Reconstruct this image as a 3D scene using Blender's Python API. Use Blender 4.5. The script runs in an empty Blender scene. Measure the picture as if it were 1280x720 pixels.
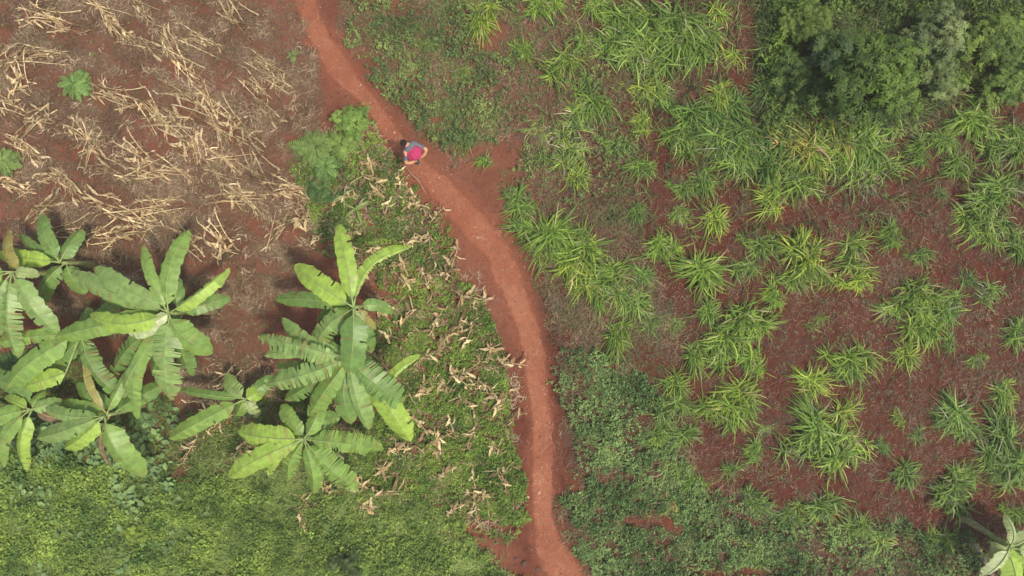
import bpy, math, random
import numpy as np
from mathutils import Vector
random.seed(7); rng = np.random.default_rng(7)
S = bpy.context.scene
COL = S.collection
H = 23.0            # height of the drone
F = 865.0           # focal length in photo pixels
PI = math.pi

def up(px, py, z=0.0):
    k = (H - z) / F
    return ((px - 640) * k, (360 - py) * k)
def topx(x, y):
    return x * F / H + 640, 360 - y * F / H

# ------------------------------------------------------------ noise
def _h(ix, iy, s):
    n = (ix * 374761393 + iy * 668265263 + s * 1442695041) & 0xFFFFFFFF
    n = ((n ^ (n >> 13)) * 1274126177) & 0xFFFFFFFF
    return ((n ^ (n >> 16)) & 0xFFFF) / 65535.0
def vn(x, y, s=0):
    x = np.asarray(x, float); y = np.asarray(y, float)
    ix = np.floor(x).astype(np.int64); iy = np.floor(y).astype(np.int64)
    fx = x - ix; fy = y - iy
    fx = fx * fx * (3 - 2 * fx); fy = fy * fy * (3 - 2 * fy)
    a = _h(ix, iy, s); b = _h(ix + 1, iy, s); c = _h(ix, iy + 1, s); d = _h(ix + 1, iy + 1, s)
    return (a * (1 - fx) + b * fx) * (1 - fy) + (c * (1 - fx) + d * fx) * fy
def fbm(x, y, s=0, o=4):
    t = 0; a = 0.5; f = 1.0; m = 0
    for i in range(o):
        t = t + a * vn(x * f + 17.3 * i, y * f - 9.1 * i, s + i); m += a; a *= 0.5; f *= 2.03
    return t / m
def sst(a, b, x):
    t = np.clip((x - a) / (b - a), 0, 1); return t * t * (3 - 2 * t)

# ------------------------------------------------------------ the path (photo pixels: x, y, half width)
PATH = np.array([(366,-60,19),(372,-30,19),(381,0,18),(395,40,17),(420,80,21),(439,104,17),(459,124,11),(479,150,13),(498,180,13),
        (524,210,17),(555,240,21),(592,280,27),(624,320,24),(641,360,22),(656,400,21),(668,440,18),(671,480,19),(676,520,18),
        (678,560,18),(678,640,18),(684,680,24),(706,720,31),(740,760,30),(775,800,30)], float)
def _resample(P, n=260):
    d = np.r_[0, np.cumsum(np.hypot(*(P[1:, :2] - P[:-1, :2]).T))]
    t = np.linspace(0, d[-1], n)
    Q = np.stack([np.interp(t, d, P[:, i]) for i in range(3)], 1)
    for _ in range(3):
        Q[1:-1] = (Q[:-2] + 2 * Q[1:-1] + Q[2:]) / 4
    return Q
PATH[:, 2] *= np.where(PATH[:, 1] > 390, .84, .90)
PR = _resample(PATH)
def pathd(px, py):
    """signed distance in px outside the edge of the path (negative inside)"""
    px = np.atleast_1d(np.asarray(px, float)); py = np.atleast_1d(np.asarray(py, float))
    best = np.full(px.shape, 1e9)
    for q in PR[::2]:
        best = np.minimum(best, np.hypot(px - q[0], py - q[1]) - q[2])
    return best

def gz(x, y):
    x = np.asarray(x, float); y = np.asarray(y, float)
    px, py = topx(x, y)
    pd = pathd(px.ravel(), py.ravel()).reshape(np.shape(px)) if np.ndim(x) else pathd(px, py)[0]
    off = sst(-6, 14, pd)
    z = 0.22 * (fbm(x * 0.16, y * 0.16, 3, 3) - 0.5)
    z = z - 0.07 * (1 - sst(-16, 26, pd))
    till = 0.35 + 0.65 * sst(690, 800, px)
    z = z + off * till * (0.10 * (fbm(x * 1.3, y * 1.3, 5, 2) - 0.5) + 0.12 * (np.abs(fbm(x * 4.5, y * 4.5, 8, 3) - 0.5) * 2) ** 1.2)
    z = z + (1 - off) * 0.02 * (fbm(x * 3, y * 3, 11, 2) - 0.5)
    return z

# ------------------------------------------------------------ materials
def newmat(name):
    m = bpy.data.materials.new(name); m.use_nodes = True
    nt = m.node_tree; nt.nodes.clear()
    out = nt.nodes.new('ShaderNodeOutputMaterial')
    return m, nt, out
def N(nt, t, **kw):
    n = nt.nodes.new(t)
    for k, v in kw.items(): setattr(n, k, v)
    return n
def mixrgb(nt, a, b, fac, mode='MIX'):
    n = N(nt, 'ShaderNodeMix', data_type='RGBA', blend_type=mode)
    for sock, v in ((6, a), (7, b), (0, fac)):
        if hasattr(v, 'is_output') or isinstance(v, bpy.types.NodeSocket): nt.links.new(v, n.inputs[sock])
        elif isinstance(v, (int, float)): n.inputs[sock].default_value = v
        else: n.inputs[sock].default_value = (*v[:3], 1)
    return n.outputs[2]
def noise(nt, scale, detail=5, rough=.6, coord=None, dist=0):
    n = N(nt, 'ShaderNodeTexNoise'); n.inputs['Scale'].default_value = scale
    n.inputs['Detail'].default_value = detail; n.inputs['Roughness'].default_value = rough
    n.inputs['Distortion'].default_value = dist
    if coord is not None: nt.links.new(coord, n.inputs['Vector'])
    return n.outputs['Fac']
def ramp(nt, fac, a, b, va=0, vb=1):
    n = N(nt, 'ShaderNodeMapRange'); n.inputs[1].default_value = a; n.inputs[2].default_value = b
    n.inputs[3].default_value = va; n.inputs[4].default_value = vb; n.interpolation_type = 'SMOOTHSTEP'
    nt.links.new(fac, n.inputs[0]); return n.outputs[0]
def objcoord(nt):
    return N(nt, 'ShaderNodeTexCoord').outputs['Object']

def foliage_mat(name, rough=.6, trans=.3, spec=.35, nscale=6, namp=.25):
    m, nt, out = newmat(name)
    at = N(nt, 'ShaderNodeAttribute', attribute_name='tint')
    oi = N(nt, 'ShaderNodeObjectInfo')
    c = mixrgb(nt, at.outputs['Color'], oi.outputs['Color'], 1.0, 'MULTIPLY')
    nz = noise(nt, nscale, 3, .6, objcoord(nt))
    v = ramp(nt, nz, .25, .75, 1 - namp, 1 + namp)
    c = mixrgb(nt, c, v, 1.0, 'MULTIPLY')
    p = N(nt, 'ShaderNodeBsdfPrincipled'); nt.links.new(c, p.inputs['Base Color'])
    p.inputs['Roughness'].default_value = rough; p.inputs['Specular IOR Level'].default_value = spec
    if trans > 0:
        t = N(nt, 'ShaderNodeBsdfTranslucent')
        c2 = mixrgb(nt, c, (1.0, 1.05, .45), 1.0, 'MULTIPLY'); nt.links.new(c2, t.inputs['Color'])
        mx = N(nt, 'ShaderNodeMixShader'); mx.inputs[0].default_value = trans
        nt.links.new(p.outputs[0], mx.inputs[1]); nt.links.new(t.outputs[0], mx.inputs[2])
        nt.links.new(mx.outputs[0], out.inputs[0])
    else:
        nt.links.new(p.outputs[0], out.inputs[0])
    return m
M_LEAF = foliage_mat('small_leaf', .62, .28, .25)
M_GRASS = foliage_mat('grass_blade', .55, .3, .3, 4, .2)
M_BANANA = foliage_mat('banana_leaf_surface', .42, .32, .42, 5, .2)
M_DRY = foliage_mat('dry_leaf', .85, .12, .1, 14, .3)
M_STEM = foliage_mat('stem', .7, 0, .2, 12, .35)

def soil_mat(name, path=False):
    m, nt, out = newmat(name)
    co = objcoord(nt)
    at = N(nt, 'ShaderNodeAttribute', attribute_name='mask')
    sep = N(nt, 'ShaderNodeSeparateColor'); nt.links.new(at.outputs['Color'], sep.inputs[0])
    n1 = noise(nt, .6, 6, .6, co); n2 = noise(nt, 7, 8, .7, co); n3 = noise(nt, 45, 4, .7, co)
    if path:
        c = mixrgb(nt, (.265, .092, .050), (.34, .135, .074), ramp(nt, n1, .3, .7))
        c = mixrgb(nt, c, (.21, .070, .038), ramp(nt, n2, .48, .75, 0, .6))
        c = mixrgb(nt, c, (.19, .060, .034), ramp(nt, sep.outputs['Green'], 0, 1, 0, .9))
        c = mixrgb(nt, c, (.46, .235, .145), ramp(nt, noise(nt, 1.7, 9, .75, co, 1.2), .5, .72, 0, .55))
        c = mixrgb(nt, c, (.12, .045, .03), ramp(nt, noise(nt, 22, 6, .8, co), .58, .72, 0, .6))
    else:
        c = mixrgb(nt, (.165, .060, .036), (.225, .090, .055), ramp(nt, n1, .3, .7))
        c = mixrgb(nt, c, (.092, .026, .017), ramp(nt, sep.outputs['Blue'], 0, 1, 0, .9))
        c = mixrgb(nt, c, (.24, .086, .048), sep.outputs['Green'])
        c = mixrgb(nt, c, (.115, .085, .055), ramp(nt, sep.outputs['Red'], 0, 1, 0, .75))
        c = mixrgb(nt, c, mixrgb(nt, c, (.5, .45, .42), 1.0, 'MULTIPLY'), ramp(nt, n2, .5, .72, 0, .7))
    g = ramp(nt, n3, .3, .7, .82, 1.2)
    c = mixrgb(nt, c, g, 1.0, 'MULTIPLY')
    p = N(nt, 'ShaderNodeBsdfPrincipled'); nt.links.new(c, p.inputs['Base Color'])
    p.inputs['Roughness'].default_value = .95; p.inputs['Specular IOR Level'].default_value = .12
    b = N(nt, 'ShaderNodeBump'); b.inputs['Strength'].default_value = .9 if path else 1.0
    b.inputs['Distance'].default_value = .07
    nt.links.new(noise(nt, 16, 8, .75, co), b.inputs['Height']); nt.links.new(b.outputs[0], p.inputs['Normal'])
    nt.links.new(p.outputs[0], out.inputs[0])
    return m
def plain(name, col, rough=.8, nscale=20, amp=.2, spec=.3):
    m, nt, out = newmat(name)
    v = ramp(nt, noise(nt, nscale, 4, .6, objcoord(nt)), .3, .7, 1 - amp, 1 + amp)
    c = mixrgb(nt, col, v, 1.0, 'MULTIPLY')
    p = N(nt, 'ShaderNodeBsdfPrincipled'); nt.links.new(c, p.inputs['Base Color'])
    p.inputs['Roughness'].default_value = rough; p.inputs['Specular IOR Level'].default_value = spec
    nt.links.new(p.outputs[0], out.inputs[0]); return m

# ------------------------------------------------------------ mesh helpers
def quick_mesh(name, V, Q, T=None, mat=None, parent=None, smooth=False, attr='tint'):
    me = bpy.data.meshes.new(name)
    V = np.asarray(V, np.float32); Q = np.asarray(Q, np.int32)
    k = Q.shape[1]
    me.vertices.add(len(V)); me.vertices.foreach_set('co', V.ravel())
    me.loops.add(Q.size); me.loops.foreach_set('vertex_index', Q.ravel())
    me.polygons.add(len(Q)); me.polygons.foreach_set('loop_start', np.arange(0, Q.size, k, dtype=np.int32))
    me.polygons.foreach_set('loop_total', np.full(len(Q), k, np.int32))
    me.update(calc_edges=True)
    if T is not None:
        T = np.asarray(T, np.float32)
        if T.shape[1] == 3: T = np.c_[T, np.ones(len(T), np.float32)]
        a = me.attributes.new(attr, 'FLOAT_COLOR', 'POINT'); a.data.foreach_set('color', T.ravel())
    if smooth: me.polygons.foreach_set('use_smooth', np.ones(len(Q), bool))
    if mat: me.materials.append(mat)
    o = bpy.data.objects.new(name, me); COL.objects.link(o)
    if parent: o.parent = parent
    return o
class MB:
    def __init__(s): s.v = []; s.q = []; s.t = []; s.n = 0
    def add(s, V, Q, T):
        V = np.asarray(V, float); s.v.append(V); s.q.append(np.asarray(Q, int) + s.n)
        T = np.asarray(T, float)
        s.t.append(np.tile(T, (len(V), 1)) if T.ndim == 1 else T); s.n += len(V)
    def tube(s, P, R, T, k=7):
        P = np.asarray(P, float); n = len(P); R = np.broadcast_to(R, (n,))
        d = np.gradient(P, axis=0); d /= np.linalg.norm(d, axis=1)[:, None] + 1e-9
        ref = np.array([0, 0, 1.]) if abs(d[0, 2]) < .8 else np.array([1., 0, 0])
        a = np.cross(d, ref); a /= np.linalg.norm(a, axis=1)[:, None] + 1e-9; b = np.cross(d, a)
        th = np.linspace(0, 2 * PI, k, endpoint=False)
        V = P[:, None] + R[:, None, None] * (a[:, None] * np.cos(th)[None, :, None] + b[:, None] * np.sin(th)[None, :, None])
        Q = [(i * k + j, i * k + (j + 1) % k, (i + 1) * k + (j + 1) % k, (i + 1) * k + j) for i in range(n - 1) for j in range(k)]
        V = V.reshape(-1, 3); e = len(V)
        V = np.vstack([V, P[0], P[-1]])
        for j in range(0, k):
            Q.append((e, (j + 1) % k, j, e)); Q.append((e + 1, (n - 1) * k + j, (n - 1) * k + (j + 1) % k, e + 1))
        Q2 = [q for q in Q if q[0] != q[3]]
        # caps as thin quads (two edge vertices twice would be degenerate): split instead into quads over pairs
        for base, c, flip in ((0, e, 1), ((n - 1) * k, e + 1, 0)):
            for j in range(0, k, 2):
                a0, a1, a2 = base + j, base + (j + 1) % k, base + (j + 2) % k
                if a2 == a0: continue
                Q2.append((c, a2, a1, a0) if flip else (c, a0, a1, a2))
        s.add(V, Q2, T)
    def ribbon(s, P, W, side, T):
        P = np.asarray(P, float); n = len(P); W = np.broadcast_to(W, (n,)); side = np.asarray(side, float)
        if side.ndim == 1: side = np.tile(side, (n, 1))
        V = np.empty((2 * n, 3)); V[0::2] = P - side * W[:, None] / 2; V[1::2] = P + side * W[:, None] / 2
        Q = [(2 * i, 2 * i + 1, 2 * i + 3, 2 * i + 2) for i in range(n - 1)]
        T = np.asarray(T, float)
        if T.ndim == 2: T = np.repeat(T, 2, 0)
        s.add(V, Q, T)
    def build(s, name, mat, parent=None, smooth=False):
        return quick_mesh(name, np.vstack(s.v), np.vstack(s.q), np.vstack(s.t), mat, parent, smooth)
def empty(name, loc):
    o = bpy.data.objects.new(name, None); o.empty_display_size = .2; o.location = loc; COL.objects.link(o); return o
def tag(o, label=None, cat=None, group=None, kind=None):
    if label: o['label'] = label
    if cat: o['category'] = cat
    if group: o['group'] = group
    if kind: o['kind'] = kind
    return o

# ------------------------------------------------------------ region masks (photo pixels)
def warp(px, py, s, a=24, b=8):
    return (px + a * 2 * (fbm(px / 70., py / 70., s, 2) - .5) + b * 2 * (fbm(px / 14., py / 14., s + 3, 2) - .5),
            py + a * 2 * (fbm(px / 70., py / 70., s + 7, 2) - .5) + b * 2 * (fbm(px / 14., py / 14., s + 11, 2) - .5))
def inpoly(px, py, P):
    px = np.asarray(px); py = np.asarray(py); c = np.zeros(px.shape, bool); n = len(P)
    for i in range(n):
        x0, y0 = P[i]; x1, y1 = P[(i + 1) % n]
        if y0 == y1: continue
        k = ((y0 > py) != (y1 > py)) & (px < (x1 - x0) * (py - y0) / (y1 - y0) + x0)
        c ^= k
    return c
def ell(px, py, cx, cy, rx, ry, rot=0):
    a = math.radians(rot); dx = px - cx; dy = py - cy
    return ((dx * math.cos(a) + dy * math.sin(a)) / rx) ** 2 + ((-dx * math.sin(a) + dy * math.cos(a)) / ry) ** 2
REG = dict(
 lower=[(-90,568),(0,560),(90,572),(180,598),(260,600),(300,588),(380,612),(470,600),(540,628),(600,655),(650,668),(640,692),(690,780),(-90,780)],
 centre=[(455,250),(560,320),(600,350),(620,400),(640,460),(650,520),(652,600),(652,662),(600,655),(540,632),(470,612),(425,612),(430,560),(520,480),(480,400),(450,340),(410,270)],
 midright=[(705,420),(745,420),(790,440),(830,480),(850,540),(862,600),(900,645),(1000,685),(1060,780),(760,780),(725,705),(702,650),(702,600),(702,540),(694,470)],
 top=[(420,-60),(625,-60),(640,60),(615,120),(645,180),(628,225),(600,215),(570,190),(530,170),(500,130),(465,100),(430,40)],
 bush=[(385,170),(470,150),(495,200),(530,260),(560,320),(450,330),(400,300),(372,220)],
 topsparse=[(610,-60),(770,-60),(800,250),(640,250),(600,120)],
 topright=[(965,-60),(1360,-60),(1360,130),(1270,108),(1200,105),(1150,150),(1060,185),(1000,180),(945,150),(950,80)],
 lowright=[(870,615),(1000,645),(1100,655),(1200,660),(1360,720),(1360,780),(1000,780),(900,690)],
 under=[(-90,440),(60,430),(110,440),(200,500),(230,560),(200,610),(-90,600)],
 under2=[(225,520),(330,490),(480,390),(520,470),(440,612),(320,605),(225,600)],
 field=[(760,-60),(1360,-60),(1360,780),(1000,780),(860,600),(840,480),(780,420),(690,330),(650,240),(740,150)],
 stubble=[(-90,-60),(360,-60),(400,120),(410,330),(340,430),(330,560),(240,590),(200,440),(-90,340)],
 thicket=[(730,-60),(950,-60),(930,80),(1000,170),(1180,150),(1170,215),(1060,260),(930,250),(870,230),(830,160),(740,110)],
 midgap=[(640,240),(800,260),(850,440),(700,425),(668,340)],
)
BARE = [(805,655,50,9,8),(718,600,12,20,0),(925,708,62,9,3),(703,555,9,50,0),(600,674,66,13,14),(650,704,28,12,8),(605,222,36,42,0),(630,660,50,7,15),
        (640,200,20,30,0),(612,42,22,26,0),(760,40,12,30,0)]
REG['allover'] = [(-200,-200),(1500,-200),(1500,900),(-200,900)]
def dens(px, py, regions, seed=1):
    if regions[0][0] == 'allover': return np.where(pathd(px, py) < 6, 1.0, 0.0)
    wx, wy = warp(px, py, seed)
    d = np.zeros(np.shape(px))
    for name, w in regions:
        d = np.maximum(d, inpoly(wx, wy, REG[name]) * w)
    for b in BARE:
        d = d * sst(.6, 1.3, ell(wx, wy, *b))
    pd = pathd(px, py) + 20 * (fbm(px / 14., py / 14., 77, 3) - .5)
    return d * sst(-8, 6, pd)

# ------------------------------------------------------------ ground and path
def make_ground():
    fx = np.arange(-20.5, 20.51, .06); fy = np.arange(-13.0, 13.01, .06)
    ext = np.array([23, 28, 36, 50, 80, 140, 260, 500.])
    xs = np.r_[-ext[::-1], fx, ext]; ys = np.r_[-ext[::-1] + 6, fy, ext - 6]
    X, Y = np.meshgrid(xs, ys); nx, ny = len(xs), len(ys)
    Z = gz(X, Y)
    px, py = topx(X.ravel(), Y.ravel())
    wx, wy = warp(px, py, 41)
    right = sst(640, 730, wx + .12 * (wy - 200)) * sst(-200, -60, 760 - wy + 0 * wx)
    dark_right = np.clip(right * (.65 + .6 * fbm(px / 60., py / 60., 50, 3)), 0, 1)  # soil colour goes darker red towards the right, broken up by noise
    thatch = np.zeros(len(px))
    for nm, w in (('stubble', .45), ('top', .6), ('topsparse', .55), ('midgap', .6), ('field', .30), ('lower', .35), ('centre', .4), ('midright', .6), ('lowright', .6), ('topright', .6), ('bush', .6), ('under', .7), ('under2', .7)):
        thatch = np.maximum(thatch, inpoly(wx, wy, REG[nm]) * w)
    thatch *= sst(.32, .62, fbm(px / 26., py / 26., 60, 4) + .06)
    pd = pathd(px, py)
    dust = (1 - sst(-4, 13, pd + 16 * (fbm(px / 16., py / 16., 70, 3) - .5))) * .7
    for b in BARE[:6]: dust = np.maximum(dust, .35 * (1 - sst(.5, 1.4, ell(wx, wy, *b))))
    for b in BARE: thatch *= .35 + .65 * sst(.5, 1.4, ell(wx, wy, *b))
    thatch *= sst(0, 14, pd)
    mask = np.stack([thatch, dust, dark_right], 1)
    idx = np.arange(nx * ny).reshape(ny, nx)
    Q = np.stack([idx[:-1, :-1], idx[:-1, 1:], idx[1:, 1:], idx[1:, :-1]], -1).reshape(-1, 4)
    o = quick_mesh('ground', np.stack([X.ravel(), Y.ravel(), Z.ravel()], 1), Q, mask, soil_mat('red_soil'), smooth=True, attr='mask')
    return tag(o, 'red tilled soil', kind='structure')
make_ground()

def make_path():
    R = _resample(PATH, 700); m = 31
    t = np.gradient(R[:, :2], axis=0); t /= np.linalg.norm(t, axis=1)[:, None]
    nrm = np.stack([-t[:, 1], t[:, 0]], 1)
    u = np.linspace(-1.16, 1.16, m)
    PX = R[:, 0, None] + nrm[:, 0, None] * u * (R[:, 2, None] + 2); PY = R[:, 1, None] + nrm[:, 1, None] * u * (R[:, 2, None] + 2)
    X, Y = up(PX, PY)
    Z = gz(X, Y)
    au = np.abs(u)[None, :]
    nz = fbm(X * 5, Y * 5, 90, 3) - .5
    Z = Z + .014 + .05 * nz * sst(.4, 1, au) - .06 * sst(.6, 1.15, au + .7 * (fbm(X * 2.2, Y * 2.2, 95, 4) - .5))
    wear = np.clip(sst(.35, .95, au + .3 * (fbm(X * 1.5, Y * 3, 33, 3) - .5)), 0, 1)
    c = np.clip(1 - np.abs(u[None, :] + .6 * (fbm(Y * .5, X * .5, 44, 2) - .5)) / .4, 0, 1) * sst(.3, .7, fbm(X * 1.2, Y * 1.2, 46, 3))
    mask = np.stack([0 * X.ravel(), np.broadcast_to(wear, X.shape).ravel(), np.broadcast_to(c, X.shape).ravel()], 1)
    ny, nx = X.shape; idx = np.arange(nx * ny).reshape(ny, nx)
    Q = np.stack([idx[:-1, :-1], idx[1:, :-1], idx[1:, 1:], idx[:-1, 1:]], -1).reshape(-1, 4)[:, ::-1]
    o = quick_mesh('footpath', np.stack([X.ravel(), Y.ravel(), Z.ravel()], 1), Q, mask, soil_mat('trodden_earth', True), smooth=True, attr='mask')
    tag(o, 'narrow trodden orange-red footpath', kind='structure')
make_path()

# ------------------------------------------------------------ scattered ground cover (stuff)
def sample(n, regions, seed, box=(-30, 1310, -30, 750), extra=None):
    px = rng.uniform(box[0], box[1], n); py = rng.uniform(box[2], box[3], n)
    d = dens(px, py, regions, seed)
    if extra is not None: d = d * extra(px, py)
    k = rng.random(n) < d
    return px[k], py[k], d[k]
def lerp(a, b, t): return np.asarray(a) * (1 - t[:, None]) + np.asarray(b) * t[:, None]

def broad_cover(name, label, n_per_px2, regions, seed, size, colA, colB, hmax, extra=None, box=(-30,1310,-30,750), k=7, clump=.5, spread=1.0, flat=.0):
    area = (box[1] - box[0]) * (box[3] - box[2])
    px, py, d = sample(int(area * n_per_px2), regions, seed, box,
        lambda a, b: (1 if extra is None else extra(a, b)) * np.clip(1.0 - clump + 2 * clump * sst(.34, .62, fbm(a / 17., b / 17., seed + 20, 3)), 0, 1))
    x, y = up(px, py)
    n = len(x)
    mound = fbm(px / 22., py / 22., seed + 30, 3)
    hh = hmax * (.3 + 1.1 * sst(.3, .7, mound)) * rng.uniform(.6, 1.1, n)
    hue = np.clip(fbm(px / 30., py / 30., seed + 40, 3) * 1.6 - .3 + rng.normal(0, .18, n), 0, 1)
    # k leaves per plantlet
    X = np.repeat(x, k); Y = np.repeat(y, k); Hh = np.repeat(hh, k); hu = np.repeat(hue, k); m = n * k
    sz = size * rng.uniform(.55, 1.35, m)
    th = rng.uniform(0, 2 * PI, m); r = spread * size * rng.uniform(.1, 1.5, m)
    cx = X + np.cos(th) * r; cy = Y + np.sin(th) * r
    cz = gz(x, y).repeat(k) + Hh * rng.uniform(.35, 1, m) + .01
    ph = th + rng.normal(0, .5, m); tilt = rng.normal(0, .45 - .3 * flat, m); roll = rng.normal(0, .4 - .25 * flat, m)
    L = np.stack([np.cos(ph) * np.cos(tilt), np.sin(ph) * np.cos(tilt), -np.abs(np.sin(tilt))], 1)
    Sd = np.stack([-np.sin(ph) * np.cos(roll), np.cos(ph) * np.cos(roll), np.sin(roll)], 1)
    C = np.stack([cx, cy, cz], 1); s = sz[:, None]
    up_ = np.array([0, 0, 1.])
    V = np.empty((m, 6, 3))
    V[:, 0] = C - L * s * .5
    V[:, 1] = C - L * s * .12 + Sd * s * .36 + up_ * s * .06
    V[:, 2] = C + L * s * .28 + Sd * s * .26 + up_ * s * .02
    V[:, 3] = C + L * s * .6 - up_ * s * .12
    V[:, 4] = C + L * s * .28 - Sd * s * .26 + up_ * s * .02
    V[:, 5] = C - L * s * .12 - Sd * s * .36 + up_ * s * .06
    base = (np.arange(m) * 6)[:, None]
    Q = np.stack([base + np.array([0, 1, 2, 3]), base + np.array([0, 3, 4, 5])], 1).reshape(-1, 4)
    T = lerp(colA, colB, hu) * rng.uniform(.72, 1.28, (m, 1)) * np.array([1.36, 1.27, 1.2])
    o = quick_mesh(name, V.reshape(-1, 3), Q, np.repeat(T, 6, 0), M_LEAF)
    return tag(o, label, kind='stuff')

def blade_cover(name, label, n_per_px2, regions, seed, length, width, colA, colB, mat, extra=None, box=(-30,1310,-30,750), flat=0.0, clump=.5, dirbias=None, segs=3, k=6, zoff=0.0, bright=None, nopath=True):
    area = (box[1] - box[0]) * (box[3] - box[2])
    px, py, d = sample(int(area * n_per_px2), regions, seed, box,
        lambda a, b: (1 if extra is None else extra(a, b)) * np.clip(1.0 - clump + 2 * clump * sst(.36, .62, fbm(a / 20., b / 20., seed + 20, 3)), 0, 1))
    x, y = up(px, py); n = len(x)
    hue = np.clip(fbm(px / 28., py / 28., seed + 40, 3) * 1.6 - .3 + rng.normal(0, .2, n), 0, 1)
    m = n * k
    X = x.repeat(k) + rng.normal(0, .05, m); Y = y.repeat(k) + rng.normal(0, .05, m); Z = gz(x, y).repeat(k); hu = hue.repeat(k)
    th = rng.uniform(0, 2 * PI, m) if dirbias is None else rng.normal(dirbias, .9, m) + PI * (rng.random(m) < .5)
    Ln = length * rng.uniform(.4, 1.4, m); W = width * rng.uniform(.6, 1.4, m)
    el = rng.uniform(.5, 1.3, m) * (1 - flat) + flat * rng.normal(.05, .08, m)
    P = np.empty((m, segs + 1, 3)); P[:, 0] = np.stack([X, Y, Z + zoff * rng.random(m)], 1)
    bend = rng.normal(0, .35 + flat * .3, m)
    for i in range(segs):
        st = Ln / segs
        P[:, i + 1, 0] = P[:, i, 0] + np.cos(th) * np.cos(el) * st
        P[:, i + 1, 1] = P[:, i, 1] + np.sin(th) * np.cos(el) * st
        P[:, i + 1, 2] = P[:, i, 2] + np.sin(el) * st
        el = el - (1 - flat) * rng.uniform(.3, .7, m) - flat * rng.uniform(-.05, .1, m); th = th + bend
    if flat > .5: P[:, :, 2] += .025
    w = np.interp(np.linspace(0, 1, segs + 1), [0, .3, 1], [.6, 1, .12])
    sd = np.stack([-np.sin(th - bend * segs / 2), np.cos(th - bend * segs / 2), rng.normal(0, .3, m)], 1)
    V = np.empty((m, (segs + 1) * 2, 3))
    for i in range(segs + 1):
        V[:, 2 * i] = P[:, i] - sd * (W * w[i] / 2)[:, None]; V[:, 2 * i + 1] = P[:, i] + sd * (W * w[i] / 2)[:, None]
    nv = (segs + 1) * 2
    base = (np.arange(m) * nv)[:, None]
    Q = np.stack([base + np.array([2 * i, 2 * i + 1, 2 * i + 3, 2 * i + 2]) for i in range(segs)], 1).reshape(-1, 4)
    T = lerp(colA, colB, hu) * rng.uniform(.7, 1.3, (m, 1))
    o = quick_mesh(name, V.reshape(-1, 3), Q, np.repeat(T, nv, 0), mat)
    return tag(o, label, kind='stuff')

G1 = (.055, .100, .022); G2 = (.165, .235, .045)
# lower left: broad leaved at the far left, finer towards the right
lf = lambda a, b: 1 - .75 * sst(230, 380, a)
broad_cover('weed_cover', 'dense bright green broad leaved weeds along the lower left', .19, [('lower', 1)], 101, .075, (.05,.11,.025), (.23,.33,.065), .32, extra=lf, box=(-40,700,540,760), k=8, clump=.38)
broad_cover('creeping_cover', 'small leaved green creeper in the lower middle', .19, [('lower', 1)], 111, .05, (.04,.09,.02), (.19,.27,.06), .34, extra=lambda a, b: .25 + .75 * sst(200, 360, a), box=(-40,700,560,760), k=8, clump=.42)
blade_cover('short_grass', 'short yellow-green grass among the weeds below the banana plants', .16, [('lower', 1), ('under2', .3)], 121, .30, .020, (.15,.22,.055), (.34,.42,.13), M_GRASS, box=(-40,700,540,760), k=7, clump=.3, extra=lambda a, b: .45 + .55 * sst(180, 330, a))
# heart-shaped big leaves
broad_cover('heart_leaf_cover', 'round leaved vine spreading under the left banana plants', .014, [('lower', 1), ('under', .8)], 131, .21, (.08,.15,.06), (.17,.27,.10), .30, extra=lambda a, b: (1 - sst(230, 270, a)) * (1 - .85 * sst(600, 660, b)), box=(-40,280,500,760), k=4, clump=.4, spread=.9, flat=.6)
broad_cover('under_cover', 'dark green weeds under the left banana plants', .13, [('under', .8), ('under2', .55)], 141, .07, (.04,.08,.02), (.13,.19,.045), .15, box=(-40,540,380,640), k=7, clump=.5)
# centre
broad_cover('clover_cover', 'bright green low weeds between banana plants and footpath', .19, [('centre', 1), ('bush', .75)], 151, .055, (.04,.095,.018), (.17,.26,.05), .20, box=(360,670,150,680), k=8, clump=.65, extra=lambda a, b: .55 + .45 * sst(330, 430, b))
blade_cover('dry_wisps', 'pale dry wisps in the green weeds left of the footpath', .035, [('centre', .9), ('bush', 1), ('under2', .8)], 161, .22, .024, (.20,.14,.09), (.42,.32,.20), M_DRY, box=(300,670,150,680), k=5, flat=.7, clump=.7)
# right of the path
broad_cover('bluish_weed_cover', 'dense bluish green small leaved weeds right of the footpath', .15, [('midright', .95), ('lowright', .45)], 171, .058, (.035,.085,.025), (.19,.29,.10), .26, box=(670,1310,400,760), k=8, clump=.8, extra=lambda a, b: .35 + .65 * sst(690, 770, a + .25 * (b - 470)))
blade_cover('thin_grass', 'thin grey-green grass over the weeds on the right of the path', .06, [('midright', .6), ('lowright', .6), ('midgap', .55)], 181, .17, .014, (.12,.14,.06), (.22,.24,.10), M_GRASS, box=(640,1310,230,760), k=7, clump=.6)
# top middle
broad_cover('verge_weeds', 'mixed green weeds on the verge above the person', .085, [('top', .95), ('topsparse', .22), ('bush', .4)], 191, .06, (.055,.10,.035), (.19,.25,.08), .28, box=(360,820,-40,340), k=8, clump=.95)
blade_cover('verge_grass', 'fine brownish green grass on the verge right of the footpath', .055, [('top', .9), ('topsparse', .3), ('midgap', .3)], 201, .22, .014, (.16,.125,.06), (.23,.24,.09), M_GRASS, box=(400,860,-40,440), k=8, clump=.6)
blade_cover('dead_twigs', 'brown dead stems and twigs on the verge right of the footpath', .04, [('top', .9), ('topsparse', .4), ('midgap', .5), ('lowright', .4), ('midright', .4)], 206, .26, .013, (.16,.10,.065), (.34,.25,.16), M_DRY, box=(400,1100,-40,760), k=5, flat=.7, clump=.9)
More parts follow.
